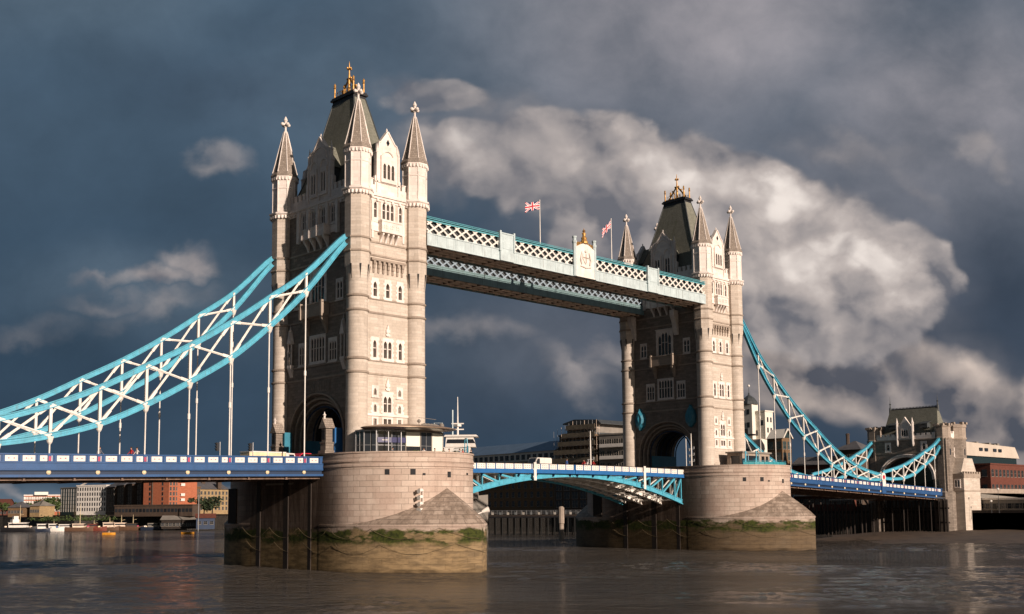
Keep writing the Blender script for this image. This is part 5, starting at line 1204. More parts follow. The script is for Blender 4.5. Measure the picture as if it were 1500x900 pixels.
# planters/hedge and tables on the terrace
for i, (x, y) in enumerate(((-1.6, -17.5), (4.6, -18.6), (6.2, -18.2))):
    b = MB(); b.box(x-.55, x+.55, y-.3, y+.3, ROADZ, -.3, 1)
    for k in range(70):
        c = Vector((x+random.uniform(-.6, .6), y+random.uniform(-.35, .35), random.uniform(-.3, .35))); a = Vector((random.uniform(-1, 1), random.uniform(-1, 1), random.uniform(-1, 1))).normalized()*.14; e = Vector((random.uniform(-1, 1), random.uniform(-1, 1), random.uniform(-1, 1))).normalized()*.14; b.face([c-a, c+e, c+a, c-e])
    tag(b.build('terrace_planter', [leaf, browndk]), ('leafy planter at the left of the terrace, before the blue sign', 'leafy planter in the middle of the terrace before the white blinds', 'leafy planter nearest the teal railing on the terrace')[i], 'planter', 'planters on the pier terrace')
# control cabin on the far pier
t = empty('control_cabin', (86, -14, ROADZ), 'small flat roofed stone control cabin on the farther pier', 'cabin')
b = MB(); H1 = []
SFc = lambda s, z, o: (s, -14.6-o, z); WFc = lambda s, z, o: (81-o, s, z)
wall(b, SFc, 81, 90.5, ROADZ, 2.5, [(82, 86.9, .5, 2.0), (87.6, 88.7, .5, 2.0), (89.1, 90.0, .5, 2.0)], 0, .3); wall(b, WFc, -14.6, -11.2, ROADZ, 2.5, [(-14.0, -12, .5, 2.0)], 0, .3); b.face([(90.5, -14.6, ROADZ), (90.5, -11.2, ROADZ), (90.5, -11.2, 2.5), (90.5, -14.6, 2.5)]); b.build('wall', trimst, t)
b = MB(); b.box(80.7, 90.8, -14.9, -11.0, 2.5, 2.8); b.build('flat_roof', concrete, t)
for a, c in ((82, 86.9), (87.6, 88.7), (89.1, 90.0)): b = MB(); b.face([SFc(a, .5, -.25), SFc(c, .5, -.25), SFc(c, 2.0, -.25), SFc(a, 2.0, -.25)]); b.build('window', glassdk, t)
b = MB(); b.face([WFc(-14, .5, -.25), WFc(-12, .5, -.25), WFc(-12, 2, -.25), WFc(-14, 2, -.25)]); b.build('window', glassdk, t)
t = empty('terrace_railing', (82, -19, ROADZ), 'teal glazed railing round the top of the farther pier', 'railing')
pr = [(L+10.0*math.cos(a), -YC-10.0*math.sin(a), 0) for a in [R_(d) for d in range(15, 136, 12)]]
railing(pr, .75, t, tealdk, 1.0, 2); b = MB()
for i in range(len(pr)-1): p, q = Vector(pr[i]), Vector(pr[i+1]); b.face([p, q, q+Vector((0, 0, .55)), p+Vector((0, 0, .55))])
b.build('glass_panel', glassm('teal_glass', (.05, .3, .34), .2, .1), t)
for x, y, lb in ((77.2, -17.8, 'teal winch frame at the left of the farther pier top'), (78.6, -19.2, 'teal davit post in front of the farther tower')):
    b = MB(); b.tube([(x, y, ROADZ), (x, y, 2.6)], .14, 8); b.tube([(x, y, 2.5), (x+.9, y, 1.9), (x+.8, y, .2)], .08, 6); b.box(x-.7, x-.2, y-.3, y+.3, ROADZ, 1.2); tag(b.build('davit', teal), lb, 'davit')
# ------------------------------------------------------------------ vehicles and street things on the bridge
def wheel(x, y, z, r, par, w_=.22):
    b = MB(); b.lathe((0, 0, 0), [(r*.7, -w_/2), (r, -w_/2+.03), (r, w_/2-.03), (r*.7, w_/2)], 16); b.v = [Vector((x+v.x, y+v.z, z+v.y)) for v in b.v]; t_ = b.build('wheel', black, par)
    b = MB(); b.lathe((0, 0, 0), [(r*.55, -w_/2-.01), (r*.55, w_/2+.01)], 12); b.v = [Vector((x+v.x, y+v.z, z+v.y)) for v in b.v]; b.build('rim', steel, t_)
def van(x, y, z, ln, ht, label, body, nose=1, cat='van', stripe=None, gl=None):
    t = empty('parked_van' if cat == 'van' else 'car', (x, y, z), label, cat)
    s = nose; w2 = .95; P = [(-.5, .35), (.46, .35), (.5, .55), (.49, .8), (.40, .98), (.30, 1.0*ht), (.24, ht*1.0), (-.46, ht), (-.5, ht*.93)]
    prof = [(-.5*ln, .35), (.47*ln, .35), (.5*ln, .5), (.49*ln, .95), (.36*ln, 1.1), (.22*ln, ht), (-.46*ln, ht), (-.5*ln, ht-.2)] if cat == 'van' else [(-.5*ln, .3), (.5*ln, .3), (.5*ln, .7), (.28*ln, .88), (.12*ln, ht), (-.22*ln, ht), (-.4*ln, .95), (-.5*ln, .85)]
    b = MB(); b.prism(prof, lambda p, q, d: (x+s*p, y+d, z+q), -w2, w2); o = b.build('body', body, t); bv = o.modifiers.new('bev', 'BEVEL'); bv.width = .07; bv.segments = 2
    for sy in (-1, 1):
        b = MB(); gp = [(.36*ln-.1, 1.12), (.22*ln-.05, ht-.15), (.10*ln, ht-.15), (.10*ln, 1.12)] if cat == 'van' else [(.25*ln, .9), (.12*ln, ht-.1), (-.2*ln, ht-.1), (-.34*ln, .93)]
        b.prism(gp, lambda p, q, d: (x+s*p, y+sy*d, z+q), w2-.01, w2+.012); b.build('side_window', glassdk, t)
    b = MB(); e = .01; q1, q2 = ((.355*ln, 1.14), (.225*ln, ht-.1)) if cat == 'van' else ((.275*ln, .9), (.13*ln, ht-.06)); b.face([(x+s*(q1[0]+.03), y-.8, z+q1[1]+.03), (x+s*(q1[0]+.03), y+.8, z+q1[1]+.03), (x+s*(q2[0]+.05), y+.75, z+q2[1]+.03), (x+s*(q2[0]+.05), y-.75, z+q2[1]+.03)]); b.build('windscreen', glassdk, t)
    for a in (-.32, .32):
        for sy in (-.85, .85): wheel(x+s*a*ln, y+sy, z+.34, .34, t)
    for sy in (-.7, .7): b = MB(); b.box(*sorted((x+s*(.5*ln-.04), x+s*(.5*ln+.03))), y+sy-.14, y+sy+.14, z+.62, z+.8); b.build('headlight', white, t)
    return t
van(41.2, .8, -1.25, 5.0, 2.35, 'white panel van crossing the bascule span beside the pedestrians', white, -1)
van(-9.6, -3.2, -1.36, 4.3, 1.62, 'red car just left of the nearer road arch', red, 1, 'car')
def lorry():
    x0, y, z = -18.4, -2.4, -1.85; t = empty('lorry', (x0+3, y, z), 'cream flat bodied lorry queuing behind the red car, left of the nearer arch', 'lorry')
    b = MB(); b.box(x0, x0+5.6, y-1.15, y+1.15, z+.75, z+2.05); b.build('body', cream, t); b = MB(); b.box(x0-.05, x0+5.65, y-1.2, y+1.2, z+2.05, z+2.2); b.box(x0, x0+5.6, y-1.17, y+1.17, z+1.3, z+1.38); b.build('body_trim', white, t)
    b = MB(); b.prism([(x0+5.7, z+.5), (x0+7.3, z+.5), (x0+7.3, z+1.3), (x0+7.05, z+2.05), (x0+5.7, z+2.1)], lambda p, q, d: (p, y+d, q), -1.1, 1.1); b.build('cab', white, t)
    for sy in (-1, 1): b = MB(); b.prism([(x0+6.2, z+1.3), (x0+7.1, z+1.3), (x0+6.95, z+1.9), (x0+6.2, z+1.9)], lambda p, q, d: (p, y+sy*d, q), 1.09, 1.115); b.build('side_window', glassdk, t)
    b = MB(); b.box(x0, x0+7.2, y-.5, y+.5, z+.5, z+.75); b.build('chassis', black, t)
    for xx in (x0+1.3, x0+2.3, x0+6.4):
        for sy in (-.95, .95): wheel(xx, y+sy, z+.45, .45, t, .3)
lorry()
def tlight(x, y, label):
    z = deckL(x)-.84; t = empty('traffic_light', (x, y, z), label, 'traffic light', 'traffic lights on the left deck')
    b = MB(); b.tube([(x, y, z), (x, y, z+2.6)], .06, 8); b.build('pole', steel, t)
    b = MB(); b.box(x-.55, x-.22, y-.12, y+.12, z+1.45, z+2.5); h = b.build('signal_head', black, t)
    for k in range(3):
        zc = z+1.64+.33*k; b = MB(); b.prism([(x-.72, zc+.12), (x-.5, zc+.15), (x-.5, zc-.1)], lambda p, q, d: (p, y+d, q), -.12, .12); b.build('visor', black, h)
tlight(-25.3, -8.0, 'black traffic light on the left deck, between the two nearest suspender pairs farther left'); tlight(-20.6, -8.0, 'black traffic light nearest the lorry on the left deck')
# ------------------------------------------------------------------ people (one continuous skinned body each)
def person_mesh(name, seated=False, walk=.0):
    J = {'pel': (0, 0, .95), 'waist': (0, 0, 1.1), 'chest': (0, 0, 1.32), 'neck': (0, 0, 1.47), 'jaw': (.02, 0, 1.55), 'head': (.01, 0, 1.65), 'crown': (0, 0, 1.74)}
    rad = {'pel': .14, 'waist': .12, 'chest': .15, 'neck': .055, 'jaw': .075, 'head': .095, 'crown': .07}
    E_ = [('pel', 'waist'), ('waist', 'chest'), ('chest', 'neck'), ('neck', 'jaw'), ('jaw', 'head'), ('head', 'crown')]
    for s, n in ((1, 'l'), (-1, 'r')):
        sw = walk*s
        pts = [('sh', (0, .18*s, 1.4), .06), ('el', (-.04-sw*.15, .24*s, 1.14), .042), ('wr', (.06-sw*.3, .23*s, .9), .03), ('ha', (.09-sw*.34, .22*s, .82), .035)]
        prev = 'chest'
        for k, p, r in pts: J[k+n] = p; rad[k+n] = r; E_.append((prev, k+n)); prev = k+n
        if seated: pts = [('hp', (.02, .09*s, .9), .09), ('kn', (.42, .11*s, .9), .06), ('an', (.42, .11*s, .46), .04), ('to', (.56, .11*s, .42), .035)]
        else: pts = [('hp', (0, .09*s, .86), .09), ('kn', (.04+sw*.2, .1*s, .5), .06), ('an', (-.02+sw*.3, .1*s, .09), .042), ('to', (.14+sw*.3, .11*s, .04), .035)]
        prev = 'pel'
        for k, p, r in pts: J[k+n] = p; rad[k+n] = r; E_.append((prev, k+n)); prev = k+n
    keys = list(J); me = bpy.data.meshes.new('tmp'); me.from_pydata([J[k] for k in keys], [(keys.index(a), keys.index(c)) for a, c in E_], [])
    o = bpy.data.objects.new('tmp', me); COL.objects.link(o); mod = o.modifiers.new('s', 'SKIN'); mod.use_smooth_shade = True
    for i, k in enumerate(keys): me.skin_vertices[0].data[i].radius = (rad[k], rad[k]); 
    me.skin_vertices[0].data[0].use_root = True
    sb = o.modifiers.new('u', 'SUBSURF'); sb.levels = 2; sb.render_levels = 2
    dg = bpy.context.evaluated_depsgraph_get(); m2 = bpy.data.meshes.new_from_object(o.evaluated_get(dg)); bpy.data.objects.remove(o); m2.name = name
    return m2
base_st = person_mesh('person_standing', False, .0); base_wk = person_mesh('person_walking', False, 1.0); base_si = person_mesh('person_seated', True)
CL = {}
def cloth(c):
    if c not in CL: CL[c] = plain('cloth_%s' % c, s2l({'white': (214, 208, 202), 'red': (168, 44, 44), 'black': (30, 30, 34), 'blue': (40, 70, 120), 'grey': (110, 110, 116), 'green': (50, 76, 56), 'tan': (170, 140, 104)}[c]), .85)
    return CL[c]
hairm = plain('hair', s2l((52, 36, 26)), .8)
def person(x, y, z, rz, top, legs, label, grp, kind='st'):
    src = {'st': base_st, 'wk': base_wk, 'si': base_si}[kind]; me = src.copy(); me.materials.clear()
    for mm in (skin, cloth(top), cloth(legs)): me.materials.append(mm)
    for p_ in me.polygons:
        c = p_.center; hand = math.hypot(c.y, 0) > .17 and c.z < .92 and kind != 'si'
        p_.material_index = 0 if (c.z > 1.47 or (hand and abs(c.y) > .19)) else (1 if c.z > .98 or (abs(c.y) > .17 and c.z > .88) else 2)
    o = bpy.data.objects.new('person', me); COL.objects.link(o); o.location = (x, y, z); o.rotation_euler = (0, 0, rz); tag(o, label, 'person', grp)
    b = MB(); b.lathe((0, 0, 0), [(.108, 1.62), (.116, 1.68), (.1, 1.75), (.05, 1.79), (.01, 1.8)], 10); b.v = [Vector((v.x-.022, v.y, v.z)) for v in b.v]
    for s in (-1, 1): pass
    h = b.build('hair', hairm); h.parent = o; h.location = (0, 0, 0)
    # mesh verts of hair were built around its own centre: rebuild in local coordinates
    for i, v in enumerate(h.data.vertices): v.co = b.v[i]
    bf = MB(); bf.ico((.108, 0, 1.625), .016, 0, 1, 1, 1.3, 6)
    for s in (-1, 1): bf.ico((.092, .036*s, 1.65), .011, 1, 1, 1, 1, 6); bf.ico((.0, .1*s, 1.64), .02, 0, .6, .6, 1.4, 6)
    bf.box(.093, .101, -.024, .024, 1.578, 1.588, 2)
    f = bf.build('face_features', [skin, black, red]); f.parent = o; f.location = (0, 0, 0)
    for i, v in enumerate(f.data.vertices): v.co = bf.v[i]
    return o
GB = 'pedestrians on the bridge'; GT = 'people on the pier terrace'
zb = -1.16
person(45.0, -6.5, zb, R_(180), 'red', 'black', 'pedestrian in red, leftmost of the walkers on the bascule span', GB, 'wk')
person(46.1, -6.2, zb, R_(180), 'white', 'blue', 'pedestrian in white walking behind the one in red on the bascule span', GB, 'wk')
person(47.3, -6.6, zb, R_(0), 'red', 'grey', 'pedestrian in a red top and grey trousers, third on the bascule span', GB, 'wk')
person(40.1, -7.0, zb, R_(-90), 'blue', 'blue', 'person in blue standing at the middle joint of the bascule span', GB)
person(-36.9, -8.0, deckL(-36.9)-.84, R_(180), 'red', 'black', 'walker in red on the left deck, in front of a walker in white', GB, 'wk')
person(-36.0, -7.6, deckL(-36)-.84, R_(180), 'white', 'grey', 'walker in white and grey on the left deck', GB, 'wk')
person(-40.6, -7.8, deckL(-40)-.84, R_(0), 'grey', 'black', 'walker in grey, alone and leftmost on the left deck', GB, 'wk')
ter = [(-5.2, -17.2, 'grey', 'black', 'person in grey near the left canopy post'), (-1.0, -18.6, 'white', 'black', 'person in white below the left white blind'), (.6, -19.0, 'black', 'grey', 'person in black in front of the glass doors'), (1.8, -19.4, 'green', 'black', 'person in green on the terrace at the glass doors'),
       (3.0, -19.2, 'tan', 'blue', 'person in tan beside the middle planter'), (4.4, -19.8, 'blue', 'black', 'person in blue below the right white blind'), (5.4, -19.3, 'red', 'black', 'person in a red top on the terrace'), (7.3, -18.9, 'black', 'black', 'person in all black nearest the teal railing')]
for i, (x, y, a, c, lb) in enumerate(ter): person(x, y, ROADZ, R_(-90+random.uniform(-60, 60)), a, c, lb, GT)
# ------------------------------------------------------------------ banks
GZ = -9.9
bank = [(187, -420), (187, -12), (181, 6), (174, 60), (166, 130), (152, 235), (136, 283), (122, 314), (108, 349), (107, 430), (70, 720), (-160, 1250), (-600, 1900)]
w = MB(); back = [(-600, 6500), (5000, 6500), (5000, -420)]
w.prism([(x, y) for x, y in bank+back], lambda p, q, d: (p, q, d), -19, GZ); tag(w.build('south_bank', concrete), kind='structure')
b = MB(); b.loft([[(x, y, z) for x, y in bank[:11]] for z in (-18, GZ+.05, GZ+.7)], 0, False, False, closed=False)
b.loft([[(x+d, y, GZ+.7) for x, y in bank[:11]] for d in (0, .6)], 0, False, False, closed=False); tag(b.build('river_wall', browndk), 'dark stained river wall along the far bank', 'river wall')
w = MB(); w.prism([(-2600, 500), (-500, 700), (-420, 1600), (-900, 2600), (-2600, 2600)], lambda p, q, d: (p, q, d), -19, GZ); tag(w.build('north_bank', mudm), kind='structure')
# foreshore at low tide: uneven mud sheet
w = MB(); nx, ny = 26, 70
def mz(x, y):
    f = (x-100)/87; return -15.95+1.75*max(0, f)**1.3+.12*math.sin(y*.21+x*.1)+.1*math.sin(y*.53-x*.3)+random.uniform(-.03, .03)
grid = [[(104+84*i/nx+0*j, -300+(322)*j/ny, 0) for j in range(ny+1)] for i in range(nx+1)]
grid = [[(x, y, mz(x, y)-(max(0, y-2)/20)*1.5) for x, y, _ in r] for r in grid]
for i in range(nx):
    for j in range(ny): w.face([grid[i][j], grid[i+1][j], grid[i+1][j+1], grid[i][j+1]])
tag(weld(w.build('foreshore', mudm), 80), kind='structure')
def at(u, d, z=GZ):
    r = ray(u, 740); h = math.hypot(r.x, r.y); return Vector((CAM.x+r.x/h*d, CAM.y+r.y/h*d, z))
WCACHE = {}
def adopt(o, t):
    o.location = Vector(o.location)-wloc(t); o.parent = t; return o
def bldg(label, A, B, depth, z0, z1, mat, cols=6, rows=4, ww=1.1, wh=1.5, roof='flat', rmat=None, wmat=None, cat='building', side=0, par_h=.8, grp=None, arch_top=False, skip=None, frame=True, first=2.0, bal=None, base=None):
    A = Vector((A[0], A[1], 0)); B = Vector((B[0], B[1], 0)); d = (B-A); Ln = d.length; d.normalize(); n = Vector((d.y, -d.x, 0))
    if n.dot(Vector((CAM.x, CAM.y, 0))-A) < 0: n = -n
    bk = -n*depth; t = empty('building', (A+B)/2+Vector((0, 0, z0)), label, cat, grp)
    Z = lambda v, z: Vector((v.x, v.y, z))
    b = MB(); c4 = [A, B, B+bk, A+bk]; b.hexa([Z(v, z0) for v in c4]+[Z(v, z1) for v in c4]); b.build('wall', mat, t)
    if roof == 'flat':
        b = MB(); o = .25; c = [A-d*o+n*o, B+d*o+n*o, B+bk+d*o-n*o, A+bk-d*o-n*o]; b.hexa([Z(v, z1-.35) for v in c]+[Z(v, z1+.12) for v in c]); b.build('parapet', rmat or mat, t)
    elif roof == 'gable':
        b = MB(); m1, m2 = A+bk/2, B+bk/2; h = roofh = depth*.28; o = .5
        b.face([Z(A-d*o+n*o, z1-.1), Z(B+d*o+n*o, z1-.1), Z(m2+d*o, z1+h), Z(m1-d*o, z1+h)]); b.face([Z(B+bk+d*o-n*o, z1-.1), Z(A+bk-d*o-n*o, z1-.1), Z(m1-d*o, z1+h), Z(m2+d*o, z1+h)])
        b.face([Z(A, z1), Z(A+bk, z1), Z(m1, z1+h-.1)]); b.face([Z(B, z1), Z(B+bk, z1), Z(m2, z1+h-.1)]); b.build('roof', rmat or rooft, t)
    elif roof == 'hip':
        b = MB(); h = depth*.3; o = .5; m1, m2 = A+bk/2+d*depth*.4, B+bk/2-d*depth*.4; c = [A-d*o+n*o, B+d*o+n*o, B+bk+d*o-n*o, A+bk-d*o-n*o]
        b.face([Z(c[0], z1), Z(c[1], z1), Z(m2, z1+h), Z(m1, z1+h)]); b.face([Z(c[1], z1), Z(c[2], z1), Z(m2, z1+h)]); b.face([Z(c[2], z1), Z(c[3], z1), Z(m1, z1+h), Z(m2, z1+h)]); b.face([Z(c[3], z1), Z(c[0], z1), Z(m1, z1+h)]); b.build('roof', rmat or rooft, t)
    key = (ww, wh, (wmat or glassdk).name, arch_top, frame, round(d.x, 3), round(d.y, 3)); 
    def winmesh():
        if key in WCACHE: return WCACHE[key]
        b = MB(); a = [(-ww/2, -wh/2), (ww/2, -wh/2), (ww/2, wh/2)]+([(ww*.3, wh/2+ww*.18), (0, wh/2+ww*.25), (-ww*.3, wh/2+ww*.18)] if arch_top else [])+[(-ww/2, wh/2)]
        P = lambda s, z, o: d*s+n*o+Vector((0, 0, z))
        b.face([P(p, q, .02) for p, q in a], 0)
        if frame:
            for p0, p1, q0, q1 in ((-ww/2-.1, -ww/2, -wh/2, wh/2), (ww/2, ww/2+.1, -wh/2, wh/2), (-ww/2-.15, ww/2+.15, -wh/2-.15, -wh/2), (-.03, .03, -wh/2, wh/2), (-ww/2, ww/2, -.03, .03)):
                b.hexa([P(p0, q0, 0), P(p1, q0, 0), P(p1, q0, .12), P(p0, q0, .12), P(p0, q1, 0), P(p1, q1, 0), P(p1, q1, .12), P(p0, q1, .12)], 1)
        o = b.build('window', [wmat or glassdk, concrete], None, origin=(0, 0, 0)); WCACHE[key] = o.data; bpy.data.objects.remove(o); return WCACHE[key]
    me = winmesh(); sp = Ln/cols; rs = (z1-z0-first-.6)/rows; cnt = 0
    for i in range(cols):
        for j in range(rows):
            if (skip and skip(i, j)) or cnt > 95: continue
            p = A+d*(sp*(i+.5))+Vector((0, 0, z0+first+rs*(j+.5)-z0*0)); o = bpy.data.objects.new('window', me); COL.objects.link(o); o.parent = t; o.location = Vector((p.x, p.y, z0+first+rs*(j+.5)))-Vector(t.location); cnt += 1
    if side and cnt < 96:      # windows on the end wall that faces upstream
        E0 = B if (B.y < A.y) else A; dd = -n; ns = int(side); nn = d if E0 is B else -d
        b = MB(); P = lambda s, z, o: dd*s+nn*o+Vector((0, 0, z)); b.face([P(-ww/2, -wh/2, .02), P(ww/2, -wh/2, .02), P(ww/2, wh/2, .02), P(-ww/2, wh/2, .02)]); b.hexa([P(-ww/2-.12, -wh/2-.12, 0), P(ww/2+.12, -wh/2-.12, 0), P(ww/2+.12, -wh/2-.12, .1), P(-ww/2-.12, -wh/2-.12, .1), P(-ww/2-.12, -wh/2, 0), P(ww/2+.12, -wh/2, 0), P(ww/2+.12, -wh/2, .1), P(-ww/2-.12, -wh/2, .1)], 1)
        so_ = b.build('window', [wmat or glassdk, concrete], None, origin=(0, 0, 0)); sm = so_.data; bpy.data.objects.remove(so_)
        for i in range(ns):
            for j in range(rows):
                if cnt > 98: continue
                p = E0+dd*(depth*(i+.5)/ns); o = bpy.data.objects.new('window', sm); COL.objects.link(o); o.parent = t; o.location = Vector((p.x, p.y, z0+first+rs*(j+.5)))-Vector(t.location); cnt += 1
    if bal:
        for (s0, s1, lev) in bal:
            for j in lev:
                z = z0+first+rs*j+.1; b = MB(); q0, q1 = A+d*s0, A+d*s1; c = [q0, q1, q1+n*1.3, q0+n*1.3]; b.hexa([Z(v, z) for v in c]+[Z(v, z+.15) for v in c]); c = [q0+n*1.25, q1+n*1.25, q1+n*1.32, q0+n*1.32]; b.hexa([Z(v, z+.15) for v in c]+[Z(v, z+1.1) for v in c]); b.build('balcony', white, t)
    return t
portst = plain('pale_office_stone', s2l((186, 174, 160)), .8, 0, .08, .2)
blackshade = plain('shade_black_timber', (.006, .006, .005), .9)  # jetty piles coloured near black in place of a shadow across them
netm = plain('beige_netting', s2l((132, 119, 100)), .9, 0, .2, .8)
GW_ = 'warehouses and flats on the far bank'
# behind the bascule: brick riverside warehouse with a pale top storey
bldg('long brown riverside warehouse behind the bascule, arched windows and a pale top storey', (177, 172), (171, 118), 16, GZ, 8.2, brick_b, 16, 5, 1.25, 1.6, 'flat', rmat=concrete, arch_top=True, grp=GW_)
t = bldg('set back pale attic storey with a long blue roof over the brown warehouse', (178.5, 171), (172.5, 119), 13, 8.35, 11.6, render_w, 17, 1, 1.7, 1.6, 'gable', rmat=blueroof, first=.5, grp=GW_)
# the scaffolded block
t = bldg('stepped block wrapped in scaffolding, left of the farther tower', (171.5, 116), (170, 99), 18, GZ, 16.2, brick_b, 8, 6, 1.3, 1.5, 'flat', rmat=lead, grp=GW_)
b = MB(); b.box(171, 188, 99, 112, 16.3, 19.2); b.build('top_storey', concrete, t)
b = MB(); b.prism([(96.5, 19.2), (98, 20.4), (108, 21.0), (113, 19.9), (113, 19.5), (96.5, 19.0)], lambda p, q, d: (d, p, q), 170, 188); b.build('curved_roof', lead, t)
for z in (1.5, 4.2, 6.9, 9.6, 12.3, 15.0, 17.6):
    off = max(0, (z-9)*.7); b = MB(); b.box(169.2, 170.9, 97.6, 117.5-off, z, z+.12); b.build('scaffold_board', brown, t); b = MB(); b.box(169.1, 169.2, 98.4, 116.9-off, z+.15, z+(1.5 if z > 5 else 1.0)); b.build('debris_netting', netm, t)
sp = MB()
for k in range(12):
    y = 97.8+1.7*k; b = MB(); b.tube([(169.4, y, GZ), (169.4, y, 20.4-max(0, (y-108))*.35)], .06, 4); b.tube([(170.7, y, GZ), (170.7, y, 19-max(0, (y-108))*.35)], .06, 4); b.build('scaffold_pole', steel if k % 3 else brown, t)
for k in range(5): b = MB(); b.tube([(169.3, 98+3.4*k, 1.5+2.7*k*.4), (169.3, 101.4+3.4*k, 6.9+2.7*k*.4)], .05, 4); b.build('scaffold_brace', steel, t)
bldg('pale flats with lit balconies between the scaffolding and the farther tower', (169.5, 97), (171, 84), 16, GZ, 15.5, concrete, 5, 6, 1.6, 1.6, 'flat', grp=GW_, bal=[(1, 12, (4, 5))])
bldg('dark glass fronted building under the right half of the bascule', (168, 115), (165, 70), 10, GZ, 1.0, brick_d, 12, 3, 2.6, 2.2, 'flat', rmat=lead, grp=GW_)
# jetty with railing behind the bascule, and a timber pile
t = empty('jetty', (134, 92, WZ), 'dark riverside jetty on piles with a pale railing behind the bascule', 'jetty'); J0, J1 = Vector((126, 112, 0)), Vector((144, 76, 0)); jd = (J1-J0).normalized(); jn = Vector((jd.y, -jd.x, 0))
def jb(a, c, w_, z0, z1, nm, m): 
    b = MB(); p, q = J0+jd*a, J0+jd*c; cc = [p-jn*w_/2, q-jn*w_/2, q+jn*w_/2, p+jn*w_/2]; b.hexa([Vector((v.x, v.y, z0)) for v in cc]+[Vector((v.x, v.y, z1)) for v in cc]); return b.build(nm, m, t)
jb(0, 40, 5, -10.1, -9.6, 'deck', browndk); jb(0, 40, 5.2, -10.5, -10.1, 'edge_beam', black)
for k in range(21):
    p = J0+jd*2*k
    for s in (-1, 1): b = MB(); q = p+jn*2.4*s; b.tube([(q.x, q.y, -17), (q.x, q.y, -10.1)], .2, 6); b.build('pile', blackshade, t)
b = MB()
for s in (-2.5, 2.5):
    for k in range(27): p = J0+jd*1.5*k+jn*s; b.tube([(p.x, p.y, -9.6), (p.x, p.y, -8.4)], .04, 4)
    for z in (-8.4, -8.8, -9.2): p, q = J0+jn*s, J0+jd*40+jn*s; b.tube([(p.x, p.y, z), (q.x, q.y, z)], .035, 4)
b.build('railing', steel, t)
for k in range(14):
    p = J0+jd*(3+2.4*k); b = MB(); b.box(p.x-.5, p.x+.5, p.y-.5, p.y+.5, -9.6, -8.95); b.box(p.x-.5, p.x-.4, p.y-.5, p.y+.5, -8.95, -8.5); b.build('bench', lead if k % 2 else concrete, t)
for u, d, r, z1, lb in ((822, 268, .75, -7.6, 'tall pale topped timber pile standing in the river behind the bascule'),):
    p = at(u, d); b = MB(); b.lathe((p.x, p.y, 0), [(r*.8, -18), (r*.8, -11.5), (r, -11.4), (r, z1), (r*.5, z1+.3)], 10); tag(b.build('timber_pile', trimst), lb, 'pile')
# ---- right bank between the farther tower and the abutment
t = empty('brewery_building', (193, 55, GZ), 'white weatherboarded brewery building with a lead dome, right of the farther tower', 'building', GW_)
def abox(nm, x0, x1, y0, y1, z0, z1, m, par): b = MB(); b.box(x0, x1, y0, y1, z0, z1); return b.build(nm, m, par)
abox('lower_wall', 190, 197, 50.2, 62, GZ, 12.5, render_w, t); abox('east_wall', 192, 196.4, 49.8, 54.5, 12.5, 20.9, render_w, t); abox('parapet', 191.8, 196.6, 49.6, 54.7, 20.9, 21.3, render_w, t); abox('rear_wall', 193.5, 200, 54.5, 62, 12.5, 18, render_w, t)
abox('tower_wall', 190.2, 193.6, 53.2, 57.2, 12.5, 23.3, render_w, t)
b = MB(); b.lathe((191.9, 55.2, 0), [(2.7, 23.3), (2.75, 23.45), (2.4, 24.3), (1.7, 25.3), (.8, 26.0), (.35, 26.3), (.25, 26.9), (.08, 27.1), (.05, 28.6)], 8, 0, math.pi/8); b.build('lead_dome', lead, t); b = MB(); b.ico((191.9, 55.2, 29.2), .42); b.build('vane', white, t)
for x, y, z, f in ((0, 54.6, 21, 'W'), (0, 56.2, 17, 'W'), (0, 54.6, 17, 'W'), (0, 51, 17.5, 'w'), (0, 53, 14.5, 'w'), (193.4, 0, 18.5, 'S'), (195.2, 0, 18.5, 'S'), (193.4, 0, 15.3, 'S'), (195.2, 0, 15.3, 'S'), (0, 52, 9, 'v'), (0, 55, 9, 'v'), (0, 58, 9, 'v'), (0, 54, 5.5, 'v'), (0, 57.5, 5.5, 'v')):
    b = MB()
    if f == 'S': b.box(x-.4, x+.4, 49.74, 49.79, z-.75, z+.75)
    else: xx = {'W': 190.15, 'w': 191.95, 'v': 189.95}[f]; b.box(xx-.02, xx+.03, y-.5, y+.5, z-.8, z+.8)
    b.build('window', glassdk, t)
abox('gantry', 188.8, 190, 52, 57.5, 13.6, 14.1, black, t); abox('gantry_hut', 189, 190, 54, 56.5, 14.1, 15.8, lead, t)
t = bldg('glass and stone gabled building with a pale frame behind the suspender rods', (186, 40.6), (191.2, 40.6), 5, GZ, 12.3, brick_b, 2, 6, 1.7, 2.2, 'none', wmat=glassgr, side=2, grp=GW_)
A, B, m = Vector((186, 40.6, 0)), Vector((191.2, 40.6, 0)), Vector((188.6, 40.6, 0)); Z = lambda v, z: Vector((v.x, v.y, z)); n = Vector((0, -1, 0)); d = Vector((1, 0, 0))
b = MB(); b.face([Z(A+n*.1, 12.3), Z(B+n*.1, 12.3), Z(m+n*.1, 14.8)]); b.build('gable_glazing', glassgr, t)
b = MB(); b.face([Z(A+n*.6-d*.4, 12.1), Z(m+n*.6, 14.95), Z(m-n*5, 14.95), Z(A-n*5-d*.4, 12.1)]); b.face([Z(B+n*.6+d*.4, 12.1), Z(B-n*5+d*.4, 12.1), Z(m-n*5, 14.95), Z(m+n*.6, 14.95)]); b.bar(Z(A+n*.5, 12.1), Z(m+n*.5, 14.95), .3, .35); b.bar(Z(B+n*.5, 12.1), Z(m+n*.5, 14.95), .3, .35); b.build('gable_roof', render_w, t)
bldg('low brown and white riverside terrace left of the abutment', (192, 41), (192, 22), 9, GZ, 4.2, brick_r, 11, 4, 1.2, 1.5, 'gable', grp=GW_, bal=[(1, 18, (1,))])
